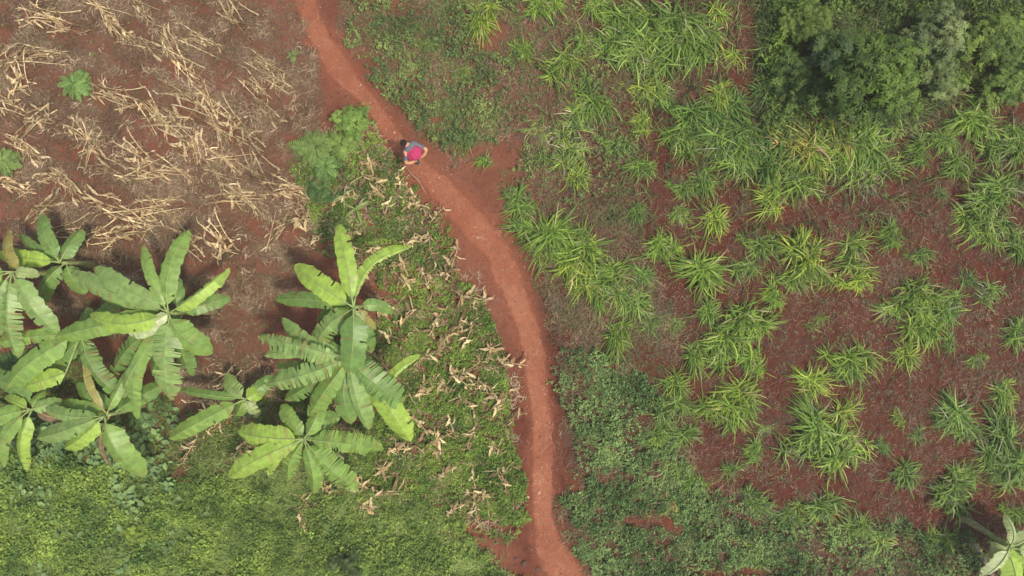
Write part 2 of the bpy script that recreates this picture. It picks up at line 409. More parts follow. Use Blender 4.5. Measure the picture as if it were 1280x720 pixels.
# top right
broad_cover('hedge_undergrowth', 'dark dense undergrowth round the leafy tree', .12, [('topright', 1)], 211, .075, (.03,.06,.018), (.13,.22,.035), .55, box=(860,1310,-40,240), k=8, clump=.6, extra=lambda a, b: .25 + .75 * np.maximum(sst(1130, 1180, a), sst(75, 30, b)) + .5 * np.exp(-ell(a, b, 990, 90, 60, 60)))
blade_cover('tall_grass', 'long matted grass below the leafy tree', .085, [('topright', .9), ('thicket', .06), ('field', .03)], 221, .6, .026, (.04,.07,.02), (.18,.22,.07), M_GRASS, box=(760,1310,-40,300), k=8, clump=.5, segs=4)
# the tilled field on the right: sparse seedlings, chips and thatch
broad_cover('seedling_cover', 'scattered tiny weeds between the grass clumps', .03, [('field', .4)], 231, .045, (.06,.09,.03), (.13,.19,.06), .05, k=5, box=(640,1310,-40,760), clump=.9)
blade_cover('straw_chips', 'small dry straw chips on the dark red soil', .035, [('field', .8), ('midgap', .9), ('midright', .3), ('topsparse', .8), ('lowright', .8)], 241, .15, .013, (.14,.075,.05), (.33,.22,.15), M_DRY, box=(600,1310,-40,760), k=3, flat=1, clump=.7)
blade_cover('dead_grass_mat', 'grey-brown dead grass mats between the grass clumps', .022, [('field', .7), ('midgap', .9), ('topsparse', .7), ('lowright', .5)], 251, .24, .012, (.09,.06,.04), (.18,.14,.09), M_DRY, box=(600,1310,-40,760), k=8, flat=.75, clump=1.0)
# the stubble field on the left
wind = lambda a, b: .15 + .85 * sst(.44, .62, fbm((a * .93 + b * .36) / 60., (-a * .36 + b * .93) / 16., 300, 3))
blade_cover('straw_litter', 'fine brown straw litter over the red field', .13, [('stubble', 1), ('under2', .8), ('under', .5)], 261, .24, .014, (.115,.07,.045), (.25,.18,.115), M_DRY, extra=wind, box=(-40,430,-40,600), k=6, flat=.85, clump=.55)
blade_cover('pale_straw', 'pale maize straw strewn in loose rows on the red field', .016, [('stubble', 1), ('under2', .6)], 271, .30, .022, (.26,.19,.12), (.46,.36,.23), M_DRY, extra=lambda a, b: wind(a, b) ** 2, box=(-40,430,-40,560), k=5, flat=.8, clump=.8, segs=4)
broad_cover('stubble_weeds', 'few small weeds in the stubble', .015, [('stubble', .5)], 281, .05, (.08,.10,.04), (.14,.18,.06), .06, box=(-40,430,-40,560), k=5, clump=.9)

# ------------------------------------------------------------ label helper
def dirword(dx, dy):
    a = (math.degrees(math.atan2(-dy, dx)) + 360) % 360
    return ['right of', 'upper right of', 'above', 'upper left of', 'left of', 'lower left of', 'below', 'lower right of'][int((a + 22.5) // 45) % 8]
ORD = ['nearest', 'second nearest', 'third nearest', 'fourth nearest', 'fifth nearest', 'sixth nearest', 'seventh nearest', 'eighth nearest', 'ninth nearest', 'tenth nearest', 'eleventh nearest', 'twelfth nearest', 'thirteenth nearest']
def place_labels(items, anchors, describe):
    """items: list of (px, py, ...); a label naming the nearest landmark, the side and the rank on that side"""
    groups = {}
    for i, it in enumerate(items):
        j = min(anchors, key=lambda a: math.hypot(it[0] - a[1], it[1] - a[2]))
        d = dirword(it[0] - j[1], it[1] - j[2])
        groups.setdefault((j[0], d), []).append((math.hypot(it[0] - j[1], it[1] - j[2]), i))
    out = [None] * len(items)
    for (nm, d), L in groups.items():
        L.sort()
        for r, (_, i) in enumerate(L):
            if len(L) == 1: pass
            out[i] = f"{describe(items[i])}, {'' if len(L) == 1 else ORD[r] + ' '}{d} the {nm}"
    return out

# ------------------------------------------------------------ grass clumps
def clump_mesh(seed, n=95, R=1.0, style='star'):
    r = np.random.default_rng(seed); mb = MB()
    sub = [(r.normal(0, .24), r.normal(0, .20)) for _ in range(6)]; lean = r.normal(0, .25, 2); tall = r.uniform(.85, 1.15)
    lobes = r.uniform(0, 2 * PI, 5); lobew = r.uniform(.55, 1.15, 5)
    for i in range(n):
        th = r.uniform(0, 2 * PI)
        if style == 'star' and r.random() < .28: th = r.normal(-PI / 2, .9)
        if r.random() < .6: j_ = r.integers(5); th = lobes[j_] + r.normal(0, .28); R_ = R * lobew[j_]
        else: R_ = R * .85
        down = .5 - .5 * math.sin(th)
        L = R_ * r.uniform(.45, 1.12) * (.78 + .34 * down)
        if r.random() < .35: L *= .6
        el = r.uniform(.55, 1.35) if style != 'flop' else r.uniform(.35, .9)
        if i % 6 == 0: L *= .5; el = 1.25
        c = sub[r.integers(6)]
        p = np.array([c[0] + r.normal(0, .06), c[1] + r.normal(0, .06) + .06, 0.0])
        s = 6; P = [p.copy()]; curl = r.normal(0, .15); e = el
        for k in range(s):
            p = p + L / s * 1.18 * np.array([math.cos(th) * math.cos(e), math.sin(th) * math.cos(e), math.sin(e)])
            P.append(p.copy()); e -= r.uniform(.22, .42) * (1 + .2 * k * .5); th += curl
            e = max(e, -1.0)
        P = np.array(P); P[:, 2] = np.maximum(P[:, 2], .02)
        w = r.uniform(.020, .044) * np.interp(np.linspace(0, 1, s + 1), [0, .25, .7, 1], [.6, 1, .75, .08])
        side = np.array([-math.sin(th - curl * 3), math.cos(th - curl * 3), r.normal(0, .35)])
        q = r.random()
        if q < .07: base = np.array([.42, .36, .19])
        elif q < .4: base = np.array([.26, .34, .055])
        elif q < .75: base = np.array([.165, .25, .038])
        else: base = np.array([.11, .18, .036])
        if i % 6 == 0 and q > .07:
            base = np.array([.33, .40, .06])
        base = base * r.uniform(.6, 1.5)
        tip = base * .9 + np.array([.06, .05, .02]) * r.random()
        T = np.array([base + (tip - base) * (k / s) for k in range(s + 1)])
        mb.ribbon(P, w, side, T)
    # dead thatch at the foot
    for i in range(34):
        th = r.uniform(0, 2 * PI); L = R * r.uniform(.3, .75)
        P = np.array([[math.cos(th) * L * t, math.sin(th) * L * t + .05, .05 * (1 - t) + .02 + .06 * math.sin(t * 3)] for t in np.linspace(0, 1, 4)])
        mb.ribbon(P, np.array([.02, .02, .016, .006]), np.array([-math.sin(th), math.cos(th), .1]), np.array([.27, .19, .11]) * r.uniform(.6, 1.2))
    return mb
CL = {}
def clump_data(kind, i):
    if (kind, i) not in CL:
        n = {'star': 260, 'dense': 420, 'flop': 130, 'thin': 110}[kind]
        o = clump_mesh(1000 + i * 7 + len(kind), n, 1.0, 'flop' if kind == 'flop' else 'star').build('grass_clump', M_GRASS)
        CL[(kind, i)] = o.data; bpy.data.objects.remove(o)
    return CL[(kind, i)]
TONE = dict(b=((1.08, 1.12, .9), 'bright green'), y=((1.4, 1.28, .95), 'yellow-green'), m=((.9, .98, .9), 'mid green'), d=((.62, .76, .7), 'dark green'),
            p=((1.3, 1.22, 1.5), 'pale green'), t=((1.7, 1.05, 1.35), 'straw coloured'), g=((.86, .93, 1.05), 'grey-green'))
# x, y, radius px, tone, form
CLUMPS = [(597,20,33,'y','star'),(683,12,28,'b','star'),(650,62,20,'b','star'),(752,8,24,'b','star'),(707,88,28,'b','star'),(742,128,26,'m','star'),
(790,42,38,'m','dense'),(832,28,42,'m','dense'),(866,56,36,'m','dense'),(800,82,34,'p','star'),(762,58,30,'m','star'),(905,20,30,'y','thin'),(912,75,24,'y','thin'),
(805,110,22,'y','star'),(805,152,20,'y','star'),(805,215,25,'m','star'),(897,118,24,'y','star'),(682,172,34,'p','flop'),(708,196,28,'p','star'),(727,222,24,'y','star'),(675,205,22,'g','thin'),
(866,140,32,'d','star'),(905,182,36,'g','dense'),(930,215,30,'b','star'),(878,226,24,'m','star'),(945,165,34,'d','dense'),(972,205,34,'d','dense'),(925,130,30,'d','star'),(985,130,34,'d','star'),
(1000,178,36,'t','dense'),(1035,160,36,'t','dense'),(1045,205,32,'b','star'),(1085,185,34,'m','dense'),(1088,228,34,'p','flop'),(1010,85,34,'t','flop'),(985,65,30,'m','star'),
(1140,160,26,'p','flop'),(1172,172,22,'g','thin'),(968,246,30,'y','star'),(1008,236,30,'b','star'),(960,30,26,'y','thin'),(1120,140,26,'m','star'),
(1222,158,36,'b','dense'),(1186,182,22,'b','star'),(1262,196,34,'m','star'),(1238,240,36,'m','dense'),(1272,168,26,'m','star'),(1224,280,34,'b','dense'),(1272,312,26,'m','star'),
(668,290,28,'m','dense'),(696,300,34,'b','dense'),(728,310,36,'b','dense'),(722,340,34,'y','dense'),(756,345,32,'b','dense'),(780,372,28,'p','star'),(800,388,24,'m','star'),(768,420,28,'b','star'),
(833,318,26,'b','star'),(880,348,34,'b','dense'),(900,280,26,'y','star'),(934,343,20,'m','star'),(952,306,26,'m','star'),(968,370,22,'b','star'),
(922,415,38,'b','dense'),(866,444,26,'b','star'),(938,460,22,'b','star'),(842,408,14,'m','thin'),(1008,322,38,'y','dense'),(1074,318,26,'b','star'),(1072,350,22,'y','star'),(1116,294,22,'m','star'),
(1142,378,34,'b','dense'),(1158,412,30,'b','dense'),(1196,388,26,'g','star'),(1236,370,24,'g','thin'),(1140,450,26,'y','star'),(1025,405,14,'b','thin'),
(1063,450,32,'b','star'),(1020,486,30,'y','dense'),(1276,416,24,'m','star'),(1252,494,26,'b','star'),(1226,455,18,'g','thin'),(1210,350,16,'d','thin'),
(850,488,26,'b','star'),(845,518,24,'m','star'),(915,498,32,'y','dense'),(920,528,32,'b','dense'),(862,548,24,'m','star'),(835,580,20,'p','flop'),(858,594,20,'m','thin'),
(1015,545,38,'m','dense'),(1046,570,38,'b','dense'),(1060,528,28,'y','star'),(1125,522,16,'b','thin'),(1195,530,34,'g','dense'),(1152,545,16,'g','thin'),(1172,520,20,'g','thin'),
(1264,558,36,'g','dense'),(1264,598,30,'m','star'),(1140,600,28,'g','star'),(1190,622,30,'g','dense'),(1026,634,26,'g','star'),(945,565,18,'m','star'),(918,592,20,'m','thin'),
(940,632,26,'g','star'),(870,612,18,'m','star'),(1070,660,24,'m','star'),(1104,684,24,'p','star'),(1174,682,22,'b','star'),(1270,642,18,'m','star'),(838,634,20,'t','flop'),
(588,178,24,'g','thin'),(606,200,16,'m','thin'),(520,40,15,'g','thin'),(930,690,18,'p','thin'),(1180,245,14,'g','thin'),(1015,8,24,'y','thin'),
(770,20,30,'m','star'), (812,60,30,'b','dense'), (845,75,30,'m','star'), (885,38,30,'p','thin'), (740,60,26,'m','flop'), (720,150,26,'p','star'),
(830,120,24,'g','star'), (850,175,26,'m','dense'), (770,180,20,'g','star'), (735,105,24,'m','thin'), (905,150,28,'d','flop'), (960,100,30,'d','star'),
(950,190,30,'m','star'), (1020,200,32,'y','dense'), (1060,180,30,'t','star'), (1110,175,28,'m','thin'), (1110,205,28,'b','flop'), (1150,190,24,'m','star'),
(990,215,28,'m','star'), (925,190,30,'g','dense'), (1205,215,26,'m','star'), (1250,285,26,'m','thin'), (1270,240,26,'g','flop'), (1240,130,26,'b','star'),
(855,235,20,'g','star'), (640,250,22,'g','dense'), (655,265,20,'m','star'), (745,375,24,'m','thin'), (690,325,26,'b','flop'), (815,405,18,'g','star'),
(890,395,22,'m','star'), (900,440,26,'m','dense'), (990,345,24,'m','star'), (1030,345,26,'y','thin'), (1120,395,26,'m','flop'), (1175,395,24,'b','star'),
(1060,470,22,'m','star'), (890,515,24,'b','dense'), (940,510,24,'m','star'), (1000,570,26,'m','thin'), (1070,555,26,'b','flop'), (1240,575,26,'g','star'),
(1215,545,22,'g','star'), (1205,600,22,'m','dense'), (990,655,20,'g','star'), (1040,680,20,'m','thin'), (1130,660,20,'g','flop'), (960,700,18,'g','star'),
(820,545,18,'m','star'), (805,350,20,'g','dense'), (540,60,14,'g','star'), (560,140,14,'m','thin'), (625,150,16,'g','flop'), (575,95,14,'g','star'),
(800,270,18,'g','star'), (850,270,16,'p','dense'), (1150,320,16,'g','star'), (1190,430,18,'g','thin'), (960,540,14,'g','flop'), (1100,560,14,'g','star')]
G_ANCH = [('person', 517, 190), ('dark tree', 1095, 90), ('wide bare soil', 605, 225), ('fork', 690, 700),
          ('pale crumpled banana', 1262, 690), ('long clump by path', 725, 325), ('broadest lower clump', 1030, 556), ('shaggy right pair', 1150, 395),
          ('round midfield clump', 922, 415), ('dense top edge clumps', 830, 35), ('right edge thicket', 1232, 262)]
def size_word(r): return 'small' if r < 20 else ('medium' if r < 29 else 'large')
FORM = dict(star='grass clump', dense='dense grass clump', flop='drooping grass clump', thin='sparse grass clump')
labels = place_labels(CLUMPS, G_ANCH, lambda it: f"{TONE[it[3]][1]} {size_word(it[2])} {FORM[it[4]]}")
for i, (px, py, r, tn, fm) in enumerate(CLUMPS):
    o = bpy.data.objects.new('grass_clump', clump_data(fm, i % 8)); COL.objects.link(o)
    rad = r / 37.6 * 1.27
    x, y = up(px, py - r * .10, rad * .25)
    o.location = (x, y, float(gz(x, y)) - .01)
    s = rad * (1.0 if fm != 'thin' else .95)
    o.scale = (s * random.uniform(.92, 1.1), s * random.uniform(.92, 1.1), s * random.uniform(.75, .95))
    o.rotation_euler = (random.gauss(0, .06), random.gauss(0, .06), random.gauss(0, .5))
    c = TONE[tn][0]; j = random.uniform(.88, 1.1)
    o.color = (c[0] * j * .78, c[1] * j * .86, c[2] * j * .84, 1)
    tag(o, labels[i], 'grass clump', 'grass clumps planted across the red field')

# ------------------------------------------------------------ dry maize plants
def maize_mesh(seed, kind):
    r = np.random.default_rng(seed); mb = MB()
    def crumple(p0, th, L, W, col, z0=.05, cv=.33):
        s = 6; p = np.array(p0, float); P = [p.copy()]; e = r.uniform(-.1, .7)
        for k in range(s):
            p = p + L / s * np.array([math.cos(th) * math.cos(e), math.sin(th) * math.cos(e), math.sin(e)])
            p[2] = max(p[2], .025 + .02 * r.random()); P.append(p.copy()); th += r.normal(0, cv); e -= r.uniform(.0, .45)
        P = np.array(P)
        w = W * np.interp(np.linspace(0, 1, s + 1), [0, .3, .8, 1], [.5, 1, .7, .1]) * r.uniform(.7, 1.2, s + 1)
        a = r.normal(0, .6) + np.cumsum(r.normal(0, .4, s + 1))
        d = np.gradient(P, axis=0); d /= np.linalg.norm(d, axis=1)[:, None] + 1e-9
        h = np.cross(d, [0, 0, 1.]); h /= np.linalg.norm(h, axis=1)[:, None] + 1e-9; v = np.cross(h, d)
        side = h * np.cos(a)[:, None] + v * np.sin(a)[:, None]
        mb.ribbon(P, w, side, col * r.uniform(.75, 1.2))
    cols = [np.array(c) for c in ((.44, .32, .19), (.54, .42, .26), (.35, .25, .15), (.64, .52, .34), (.24, .165, .105))]
    if kind == 'bunch':      # a dead plant broken down among weeds
        th = r.uniform(0, 2 * PI); L = r.uniform(.4, .75)
        P = np.array([[math.cos(th) * (t - .5) * L, math.sin(th) * (t - .5) * L, .05 + .05 * math.sin(t * PI)] for t in np.linspace(0, 1, 6)])
        P[:, :2] += np.cumsum(r.normal(0, .012, (6, 2)), 0)
        mb.tube(P, np.linspace(.016, .009, 6), cols[1], 6)
        for i in range(20):
            q = P[r.integers(0, 6)]
            crumple(q + np.append(r.normal(0, .04, 2), .02), r.uniform(0, 2 * PI), r.uniform(.12, .42), r.choice([.018, .03, .06, .085]), cols[r.integers(5)])
    else:                    # flattened stalks with combed leaves in a row
        for j in range(5):
            th = r.normal(0, .30) + (PI if r.random() < .3 else 0); L = r.uniform(.6, 1.3); off = r.normal(0, .12, 2)
            cur = r.normal(0, .18)
            P = np.array([[off[0] + math.cos(th) * (t - .5) * L, off[1] + math.sin(th) * (t - .5) * L + cur * (t - .5) ** 2 * L, .05 + .05 * r.random()] for t in np.linspace(0, 1, 8)])
            mb.tube(P, np.linspace(.02, .008, 8), cols[r.integers(1, 4)], 6)
            for i in range(13):
                q = P[r.integers(0, 8)]
                crumple(q, th + r.normal(0, .55) + (PI if r.random() < .3 else 0), r.uniform(.14, .42), r.choice([.014, .026, .045, .07]), cols[r.integers(5)] * r.uniform(.6, 1.05), cv=.24)
    return mb
MZ = {}
def maize_data(kind, i):
    if (kind, i) not in MZ:
        o = maize_mesh(500 + i * 13 + len(kind), kind).build('dry_maize_plant', M_DRY); MZ[(kind, i)] = o.data; bpy.data.objects.remove(o)
    return MZ[(kind, i)]
BUNCH = [(430,248),(485,260),(513,238),(538,302),(530,348),(512,352),(556,342),(568,325),(470,312),(455,338),(510,398),(545,402),(492,420),(455,432),(540,440),(555,430),(468,240),(500,226),
(535,478),(528,490),(556,484),(586,500),(523,527),(565,532),(548,552),(552,545),(500,562),(612,440),(602,482),(616,490),(623,505),(620,562),(631,596),(630,590),(593,602),(594,614),(596,638),(570,636),
(452,602),(415,614),(384,628),(378,648),(458,632),(483,618),(405,602),(430,563),(640,455),(585,462),(440,290),(460,205),(575,405),(590,372),(520,300),(480,382),(640,520),(450,395),(330,565),(300,560),(240,562),(350,570),(500,330),(545,270),(270,530),(395,300),(380,276),(470,222),(520,256),(585,420),(575,475),(590,545),(560,590),(480,590),(440,310)]
ROWS = [(50,22,-15),(75,30,-20),(58,72,-10),(45,148,12),(12,130,-15),(20,96,-60),(125,18,-30),(145,36,-30),(180,52,-30),(212,50,-60),(232,80,-25),(130,118,-15),(158,126,-30),(190,145,-60),(212,152,-20),
(262,130,-40),(285,150,-30),(270,168,-60),(56,222,20),(85,226,-60),(140,208,-25),(182,214,10),(208,212,15),(290,15,-60),(318,112,-70),(345,102,-40),(312,168,-50),(168,194,-25),(282,205,-30),(15,232,5),
(50,258,10),(132,252,-5),(170,268,5),(192,262,10),(135,296,0),(205,258,5),(292,246,-15),(236,300,-50),(272,300,-30),(308,255,-25),(365,240,-10),(335,135,-45),(250,182,-60),(345,285,40),(355,235,-5),
(95,290,15),(330,85,-30),(110,185,60),(235,125,-30),(225,175,-35),(270,225,-40),(160,290,15),(30,180,-40),(10,70,30),(180,10,-20),(100,165,-20),(318,205,-60),(250,55,-40),(280,480,20),(262,505,-10)]
M_ANCH = [('person', 517, 190), ('round shrub in stubble', 95, 105), ('shrub on left edge', 8, 200), ('big spreading banana plant', 210, 392),
          ('fern-leaved shrub', 400, 195), ('tall banana leaf pointing up', 424, 285), ('yellowish banana leaf tip', 515, 455), ('bright banana leaf pointing down', 505, 535),
          ('widest part of footpath', 592, 280), ('footpath bend', 655, 400), ('straight lower footpath', 678, 580), ('lowest banana crown', 378, 548),
          ('top of the footpath', 385, 10), ('small banana', 75, 328)]
items = [(a, b, 'bunch', 0) for a, b in BUNCH] + [(a, b, 'row', c) for a, b, c in ROWS]
labels = place_labels(items, M_ANCH, lambda it: 'tan crumpled dry maize plant' if it[2] == 'bunch' else 'pale flattened dry maize stalks')
for i, (px, py, kind, ang) in enumerate(items):
    o = bpy.data.objects.new('dry_maize_plant', maize_data(kind, i % 11)); COL.objects.link(o)
    x, y = up(px, py, .1); o.location = (x, y, float(gz(x, y)) + (.11 if kind == 'bunch' else .01))
    s = random.uniform(.8, 1.15) * (1.32 if kind == 'bunch' else 1.2); o.scale = (s, s, s)
    o.rotation_euler = (0, 0, random.uniform(0, 6.28) if kind == 'bunch' else math.radians(ang + random.gauss(0, 10)))
    j = random.uniform(.82, 1.1); k_ = random.uniform(.75, 1.05) if kind == 'bunch' else random.uniform(.85, 1.3) * (1 if px < 300 else .8)
    o.color = (j * k_, j * k_ * .99, j * k_ * .84, 1) if kind == 'bunch' else (j * k_, j * k_ * .98, j * k_ * .88, 1)
    tag(o, labels[i], 'dry maize', 'broken maize plants among the weeds' if kind == 'bunch' else 'flattened maize stalks on the stubble field')

# ------------------------------------------------------------ banana plants
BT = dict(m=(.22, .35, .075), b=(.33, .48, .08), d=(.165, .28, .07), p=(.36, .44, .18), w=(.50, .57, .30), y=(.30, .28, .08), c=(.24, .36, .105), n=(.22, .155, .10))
def banana_leaf(root, crown, tip, W, tone, tear=0, zt=None, arch=.22, lop=(1, 1), base=None, broken=None):
    """one leaf part with its midrib as a sub-part; coordinates local to root"""
    r = np.random.default_rng(int(tip[0] * 13 + tip[1] * 7) % 100000)
    zc = crown[2]; zt = zc - .35 if zt is None else zt
    C = np.array(crown, float)
    if base is not None:
        bx, by = up(base[0], base[1], zc); B0 = np.array([bx, by, zc - .02]) - np.array(root.location)
    else: B0 = C
    tx, ty = up(tip[0], tip[1], zt); Tp = np.array([tx, ty, zt]) - np.array(root.location)
    L = np.linalg.norm(Tp - B0)
    mid = (B0 + Tp) / 2 + np.array([0, 0, arch * L + (zc - zt) * .35])
    ts = np.linspace(0, 1, 41)[:, None]
    curve = (1 - ts) ** 2 * B0 + 2 * ts * (1 - ts) * mid + ts ** 2 * Tp
    if base is not None: curve = np.vstack([np.linspace(C, B0, 5)[:-1], curve])
    hd = Tp - B0; hd[2] = 0; hd /= np.linalg.norm(hd); lat0 = np.cross(hd, [0, 0, 1.])
    curve += lat0 * (np.sin(np.linspace(0, PI, len(curve))) * r.normal(0, .06) * L)[:, None]
    s_all = np.linspace(0, 1, len(curve))
    f = lambda t: np.array([np.interp(t, s_all, curve[:, i]) for i in range(3)]).T
    hw = W * (H - zc) / F * 1.2 / 2
    prof = lambda t: np.clip((t - .10) / .14, 0, 1) ** .6 * np.clip((1 - t) / .22, 0, 1) ** .5 * (1 - .10 * t)
    mb = MB(); col = np.array(BT[tone]); ns = 34; fold = r.uniform(.08, .55); blem = r.random()
    edges = np.linspace(.10, 1.0, ns + 1)
    for sgn, lp in ((-1, lop[0]), (1, lop[1])):
        cuts = set()
        i = 0
        while i < ns:
            i += int(r.integers(1, 4)) if tear > .5 else int(r.integers(3, 9))
            if r.random() < tear * .8 + .15: cuts.add(i)
        droop = r.normal(0, 1); vcol = r.normal(0, 1)
        sag = -.10 * hw
        for k in range(ns):
            if k in cuts: droop = r.normal(0, 1); vcol = r.normal(0, 1)
            if k in cuts or k == 0: g0 = r.uniform(.02, .28) * (edges[1] - edges[0]) * (tear * .8 + .15)
            else: g0 = 0
            g1 = r.uniform(.02, .28) * (edges[1] - edges[0]) * tear if (k + 1) in cuts else 0
            t0, t1 = edges[k], edges[k + 1]
            V = []
            for t, g in ((t0, g0), (t1, -g1)):
                c = f(t); a = f(min(t + .02, 1)) - f(max(t - .02, 0)); a /= np.linalg.norm(a)
                lat = np.cross(a, [0, 0, 1.]); lat /= np.linalg.norm(lat); nup = np.cross(lat, a)
                w = hw * prof(t) * lp * (1 + .05 * math.sin(t * 41 + sgn) + (.03 * r.normal()))
                for u in (0, .35, .7, 1.0):
                    lift = -fold * u * w - .12 * u * u * w + droop * (tear * .9 + .1) * .16 * u * u * hw + .006 * math.sin(t * 60) * u
                    fwd = (.16 * u * w + g * L * u * (1 + u))
                    V.append(c + sgn * lat * u * w * .96 + nup * lift + a * fwd)
            Q = []
            if r.random() < .015 + .03 * tear: V = [V[0], V[1], (V[1] + V[2]) / 2, (V[2] * .6 + V[1] * .4), V[4], V[5], (V[5] + V[6]) / 2, (V[6] * .5 + V[5] * .5)]
            for j in range(3):
                q = (j, j + 1, j + 5, j + 4); Q.append(q if sgn > 0 else q[::-1])
            cc = col * (1 + .07 * vcol * (.4 + tear)) * (1 + .05 * r.normal())
            if r.random() < (.05 + .10 * tear) + (.3 if t0 > .9 else 0): q_ = r.uniform(.15, .6); cc = cc * (1 - q_) + np.array([.30, .21, .08]) * q_
            mb.add(V, Q, cc)
    leaf = mb.build('leaf', M_BANANA, root, smooth=False)
    rb = MB(); tt = np.linspace(0, .985, 22); P = f(tt); P[:, 2] += .008
    rc = np.array([.32, .41, .14]) if tone not in 'yn' else np.array([.5, .36, .14])
    rb.tube(P, np.interp(tt, [0, .12, 1], [.034, .018, .004]), rc, 6)
    rb.build('midrib', M_BANANA, leaf, smooth=True)
    return leaf
def stem_tube(root, bottom, top, r0, r1):
    mb = MB(); t = np.linspace(0, 1, 12)[:, None]
    P = np.array(bottom) * (1 - t) + np.array(top) * t; P[:, 0] += .05 * np.sin(t[:, 0] * 3)
    T = np.array([[.22, .17, .09]]) * (1 - t) + np.array([[.24, .30, .11]]) * t
    R = np.interp(t[:, 0], [0, .1, .9, 1], [r0 * 1.15, r0, r1, r1 * .7])
    mb.tube(P, R, T[0], 12)
    mb.t[-1] = np.vstack([np.repeat(T, 12, 0), T[0], T[-1]])
    mb.build('pseudostem', M_STEM, root, smooth=True)
def banana(label, crown_px, zc, leaves, lean=(0, 0), pale=True):
    cx, cy = up(crown_px[0], crown_px[1], zc)
    bx, by = cx + lean[0], cy + lean[1]
    root = empty('banana_plant', (bx, by, float(gz(bx, by))))
    bpy.context.view_layer.update()
    loc = np.array(root.location)
    crown = np.array([cx, cy, zc]) - loc
    # banana_leaf works with z measured from the world's zero, so lift by the root
    stem_tube(root, (0, 0, -.05), crown - np.array([0, 0, .12]), .10 + .015 * zc, .055)
    for lf_ in leaves:
        d = dict(lf_[3]) if len(lf_) > 3 else {}
        cr = crown.copy(); cr[2] -= d.pop('low', 0)
        tip, W, tone = lf_[0], lf_[1], lf_[2]
        zt = d.pop('zt', None)
        zt = (cr[2] + loc[2]) - (.35 if zt is None else zt)
        # banana_leaf expects world heights for projection
        _leaf_world(root, cr, loc, tip, W, tone, zt, d)
    return tag(root, label, 'banana plant', 'banana plants between the stubble field and the weeds')
def _leaf_world(root, cr, loc, tip, W, tone, zt, d):
    class R_: location = tuple(loc)
    # same maths as banana_leaf but with the crown's world height
    zc = cr[2] + loc[2]
    crw = (cr[0], cr[1], zc)
    root_xy = np.array([loc[0], loc[1], 0.0])
    o = bpy.data.objects.new('tmp', None); o.location = root_xy; COL.objects.link(o)
    l = banana_leaf(o, crw, tip, W, tone, zt=zt, **d)
    l.parent = root; l.location = (0, 0, -loc[2])
    bpy.data.objects.remove(o)
T9 = dict(tear=.9)
def t(v, **k): return dict(tear=v, **k)
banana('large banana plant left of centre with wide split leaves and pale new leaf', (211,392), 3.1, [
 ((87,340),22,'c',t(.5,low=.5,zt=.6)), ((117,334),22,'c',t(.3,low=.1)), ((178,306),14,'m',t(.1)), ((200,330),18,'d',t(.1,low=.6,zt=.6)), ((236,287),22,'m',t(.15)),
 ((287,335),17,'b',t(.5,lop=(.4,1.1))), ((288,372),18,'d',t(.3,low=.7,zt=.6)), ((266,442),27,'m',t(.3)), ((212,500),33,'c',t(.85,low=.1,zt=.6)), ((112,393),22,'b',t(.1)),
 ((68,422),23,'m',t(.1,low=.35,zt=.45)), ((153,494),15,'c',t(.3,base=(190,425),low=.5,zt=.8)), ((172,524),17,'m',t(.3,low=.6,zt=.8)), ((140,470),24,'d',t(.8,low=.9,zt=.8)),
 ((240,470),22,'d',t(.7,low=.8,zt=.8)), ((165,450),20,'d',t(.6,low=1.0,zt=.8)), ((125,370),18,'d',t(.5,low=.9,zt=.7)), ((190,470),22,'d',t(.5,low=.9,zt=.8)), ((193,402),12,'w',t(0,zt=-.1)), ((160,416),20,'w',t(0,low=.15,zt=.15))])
banana('small banana plant in the stubble with short upright oval leaves', (75,328), 1.7, [
 ((50,268),19,'d',t(.1)), ((103,286),18,'d',t(.1)), ((-3,318),18,'b',t(0)), ((10,335),12,'b',t(.1,low=.1)), ((50,382),19,'d',t(.1,low=.3)), ((106,368),22,'d',t(.1,low=.3)), ((24,292),11,'d',t(0,low=.4))])
banana('banana plant on the left edge with striped hanging leaves', (16,340), 2.6, [
 ((22,448),24,'c',t(.9,zt=.7)), ((72,418),26,'c',t(.4,zt=.5)), ((-10,430),24,'d',t(.4,zt=.6)), ((-70,380),26,'m',t(.4,zt=.4)), ((-50,300),22,'m',t(.3,zt=.3)), ((12,287),13,'y',t(.1,low=.4,zt=.5)),
 ((50,345),12,'p',t(.2,zt=.2)), ((32,365),12,'w',t(.1,low=.1,zt=.2))])
banana('half hidden banana plant with long leaf reaching down to the left', (98,418), 2.1, [
 ((8,486),27,'m',t(.1)), ((30,484),20,'b',t(.1,base=(82,466),low=.1)), ((-15,432),16,'m',t(.8,low=.1)), ((118,462),22,'d',t(.6,low=.2)), ((160,500),20,'d',t(.6,low=.2)), ((150,370),20,'d',t(.4,low=.3)), ((110,384),18,'d',t(.2,low=.4)), ((60,470),20,'d',t(.4,low=.5))])
banana('banana plant above the round leaved vine with brown hanging dead leaf', (131,520), 2.2, [
 ((45,548),22,'c',t(.1,zt=.5)), ((80,560),21,'b',t(0,zt=.6)), ((181,597),29,'m',t(.15,zt=.8)), ((50,504),15,'c',t(.4,low=.1)), ((107,436),13,'y',t(.3,low=.2,lop=(.3,1))), ((168,452),12,'m',t(.1,low=.1)),
 ((141,584),7,'n',t(.2,low=.3,zt=1.5)), ((205,480),20,'d',t(.5,low=.5)), ((95,480),20,'d',t(.5,low=.6)), ((75,505),17,'m',t(.4,low=.5))])
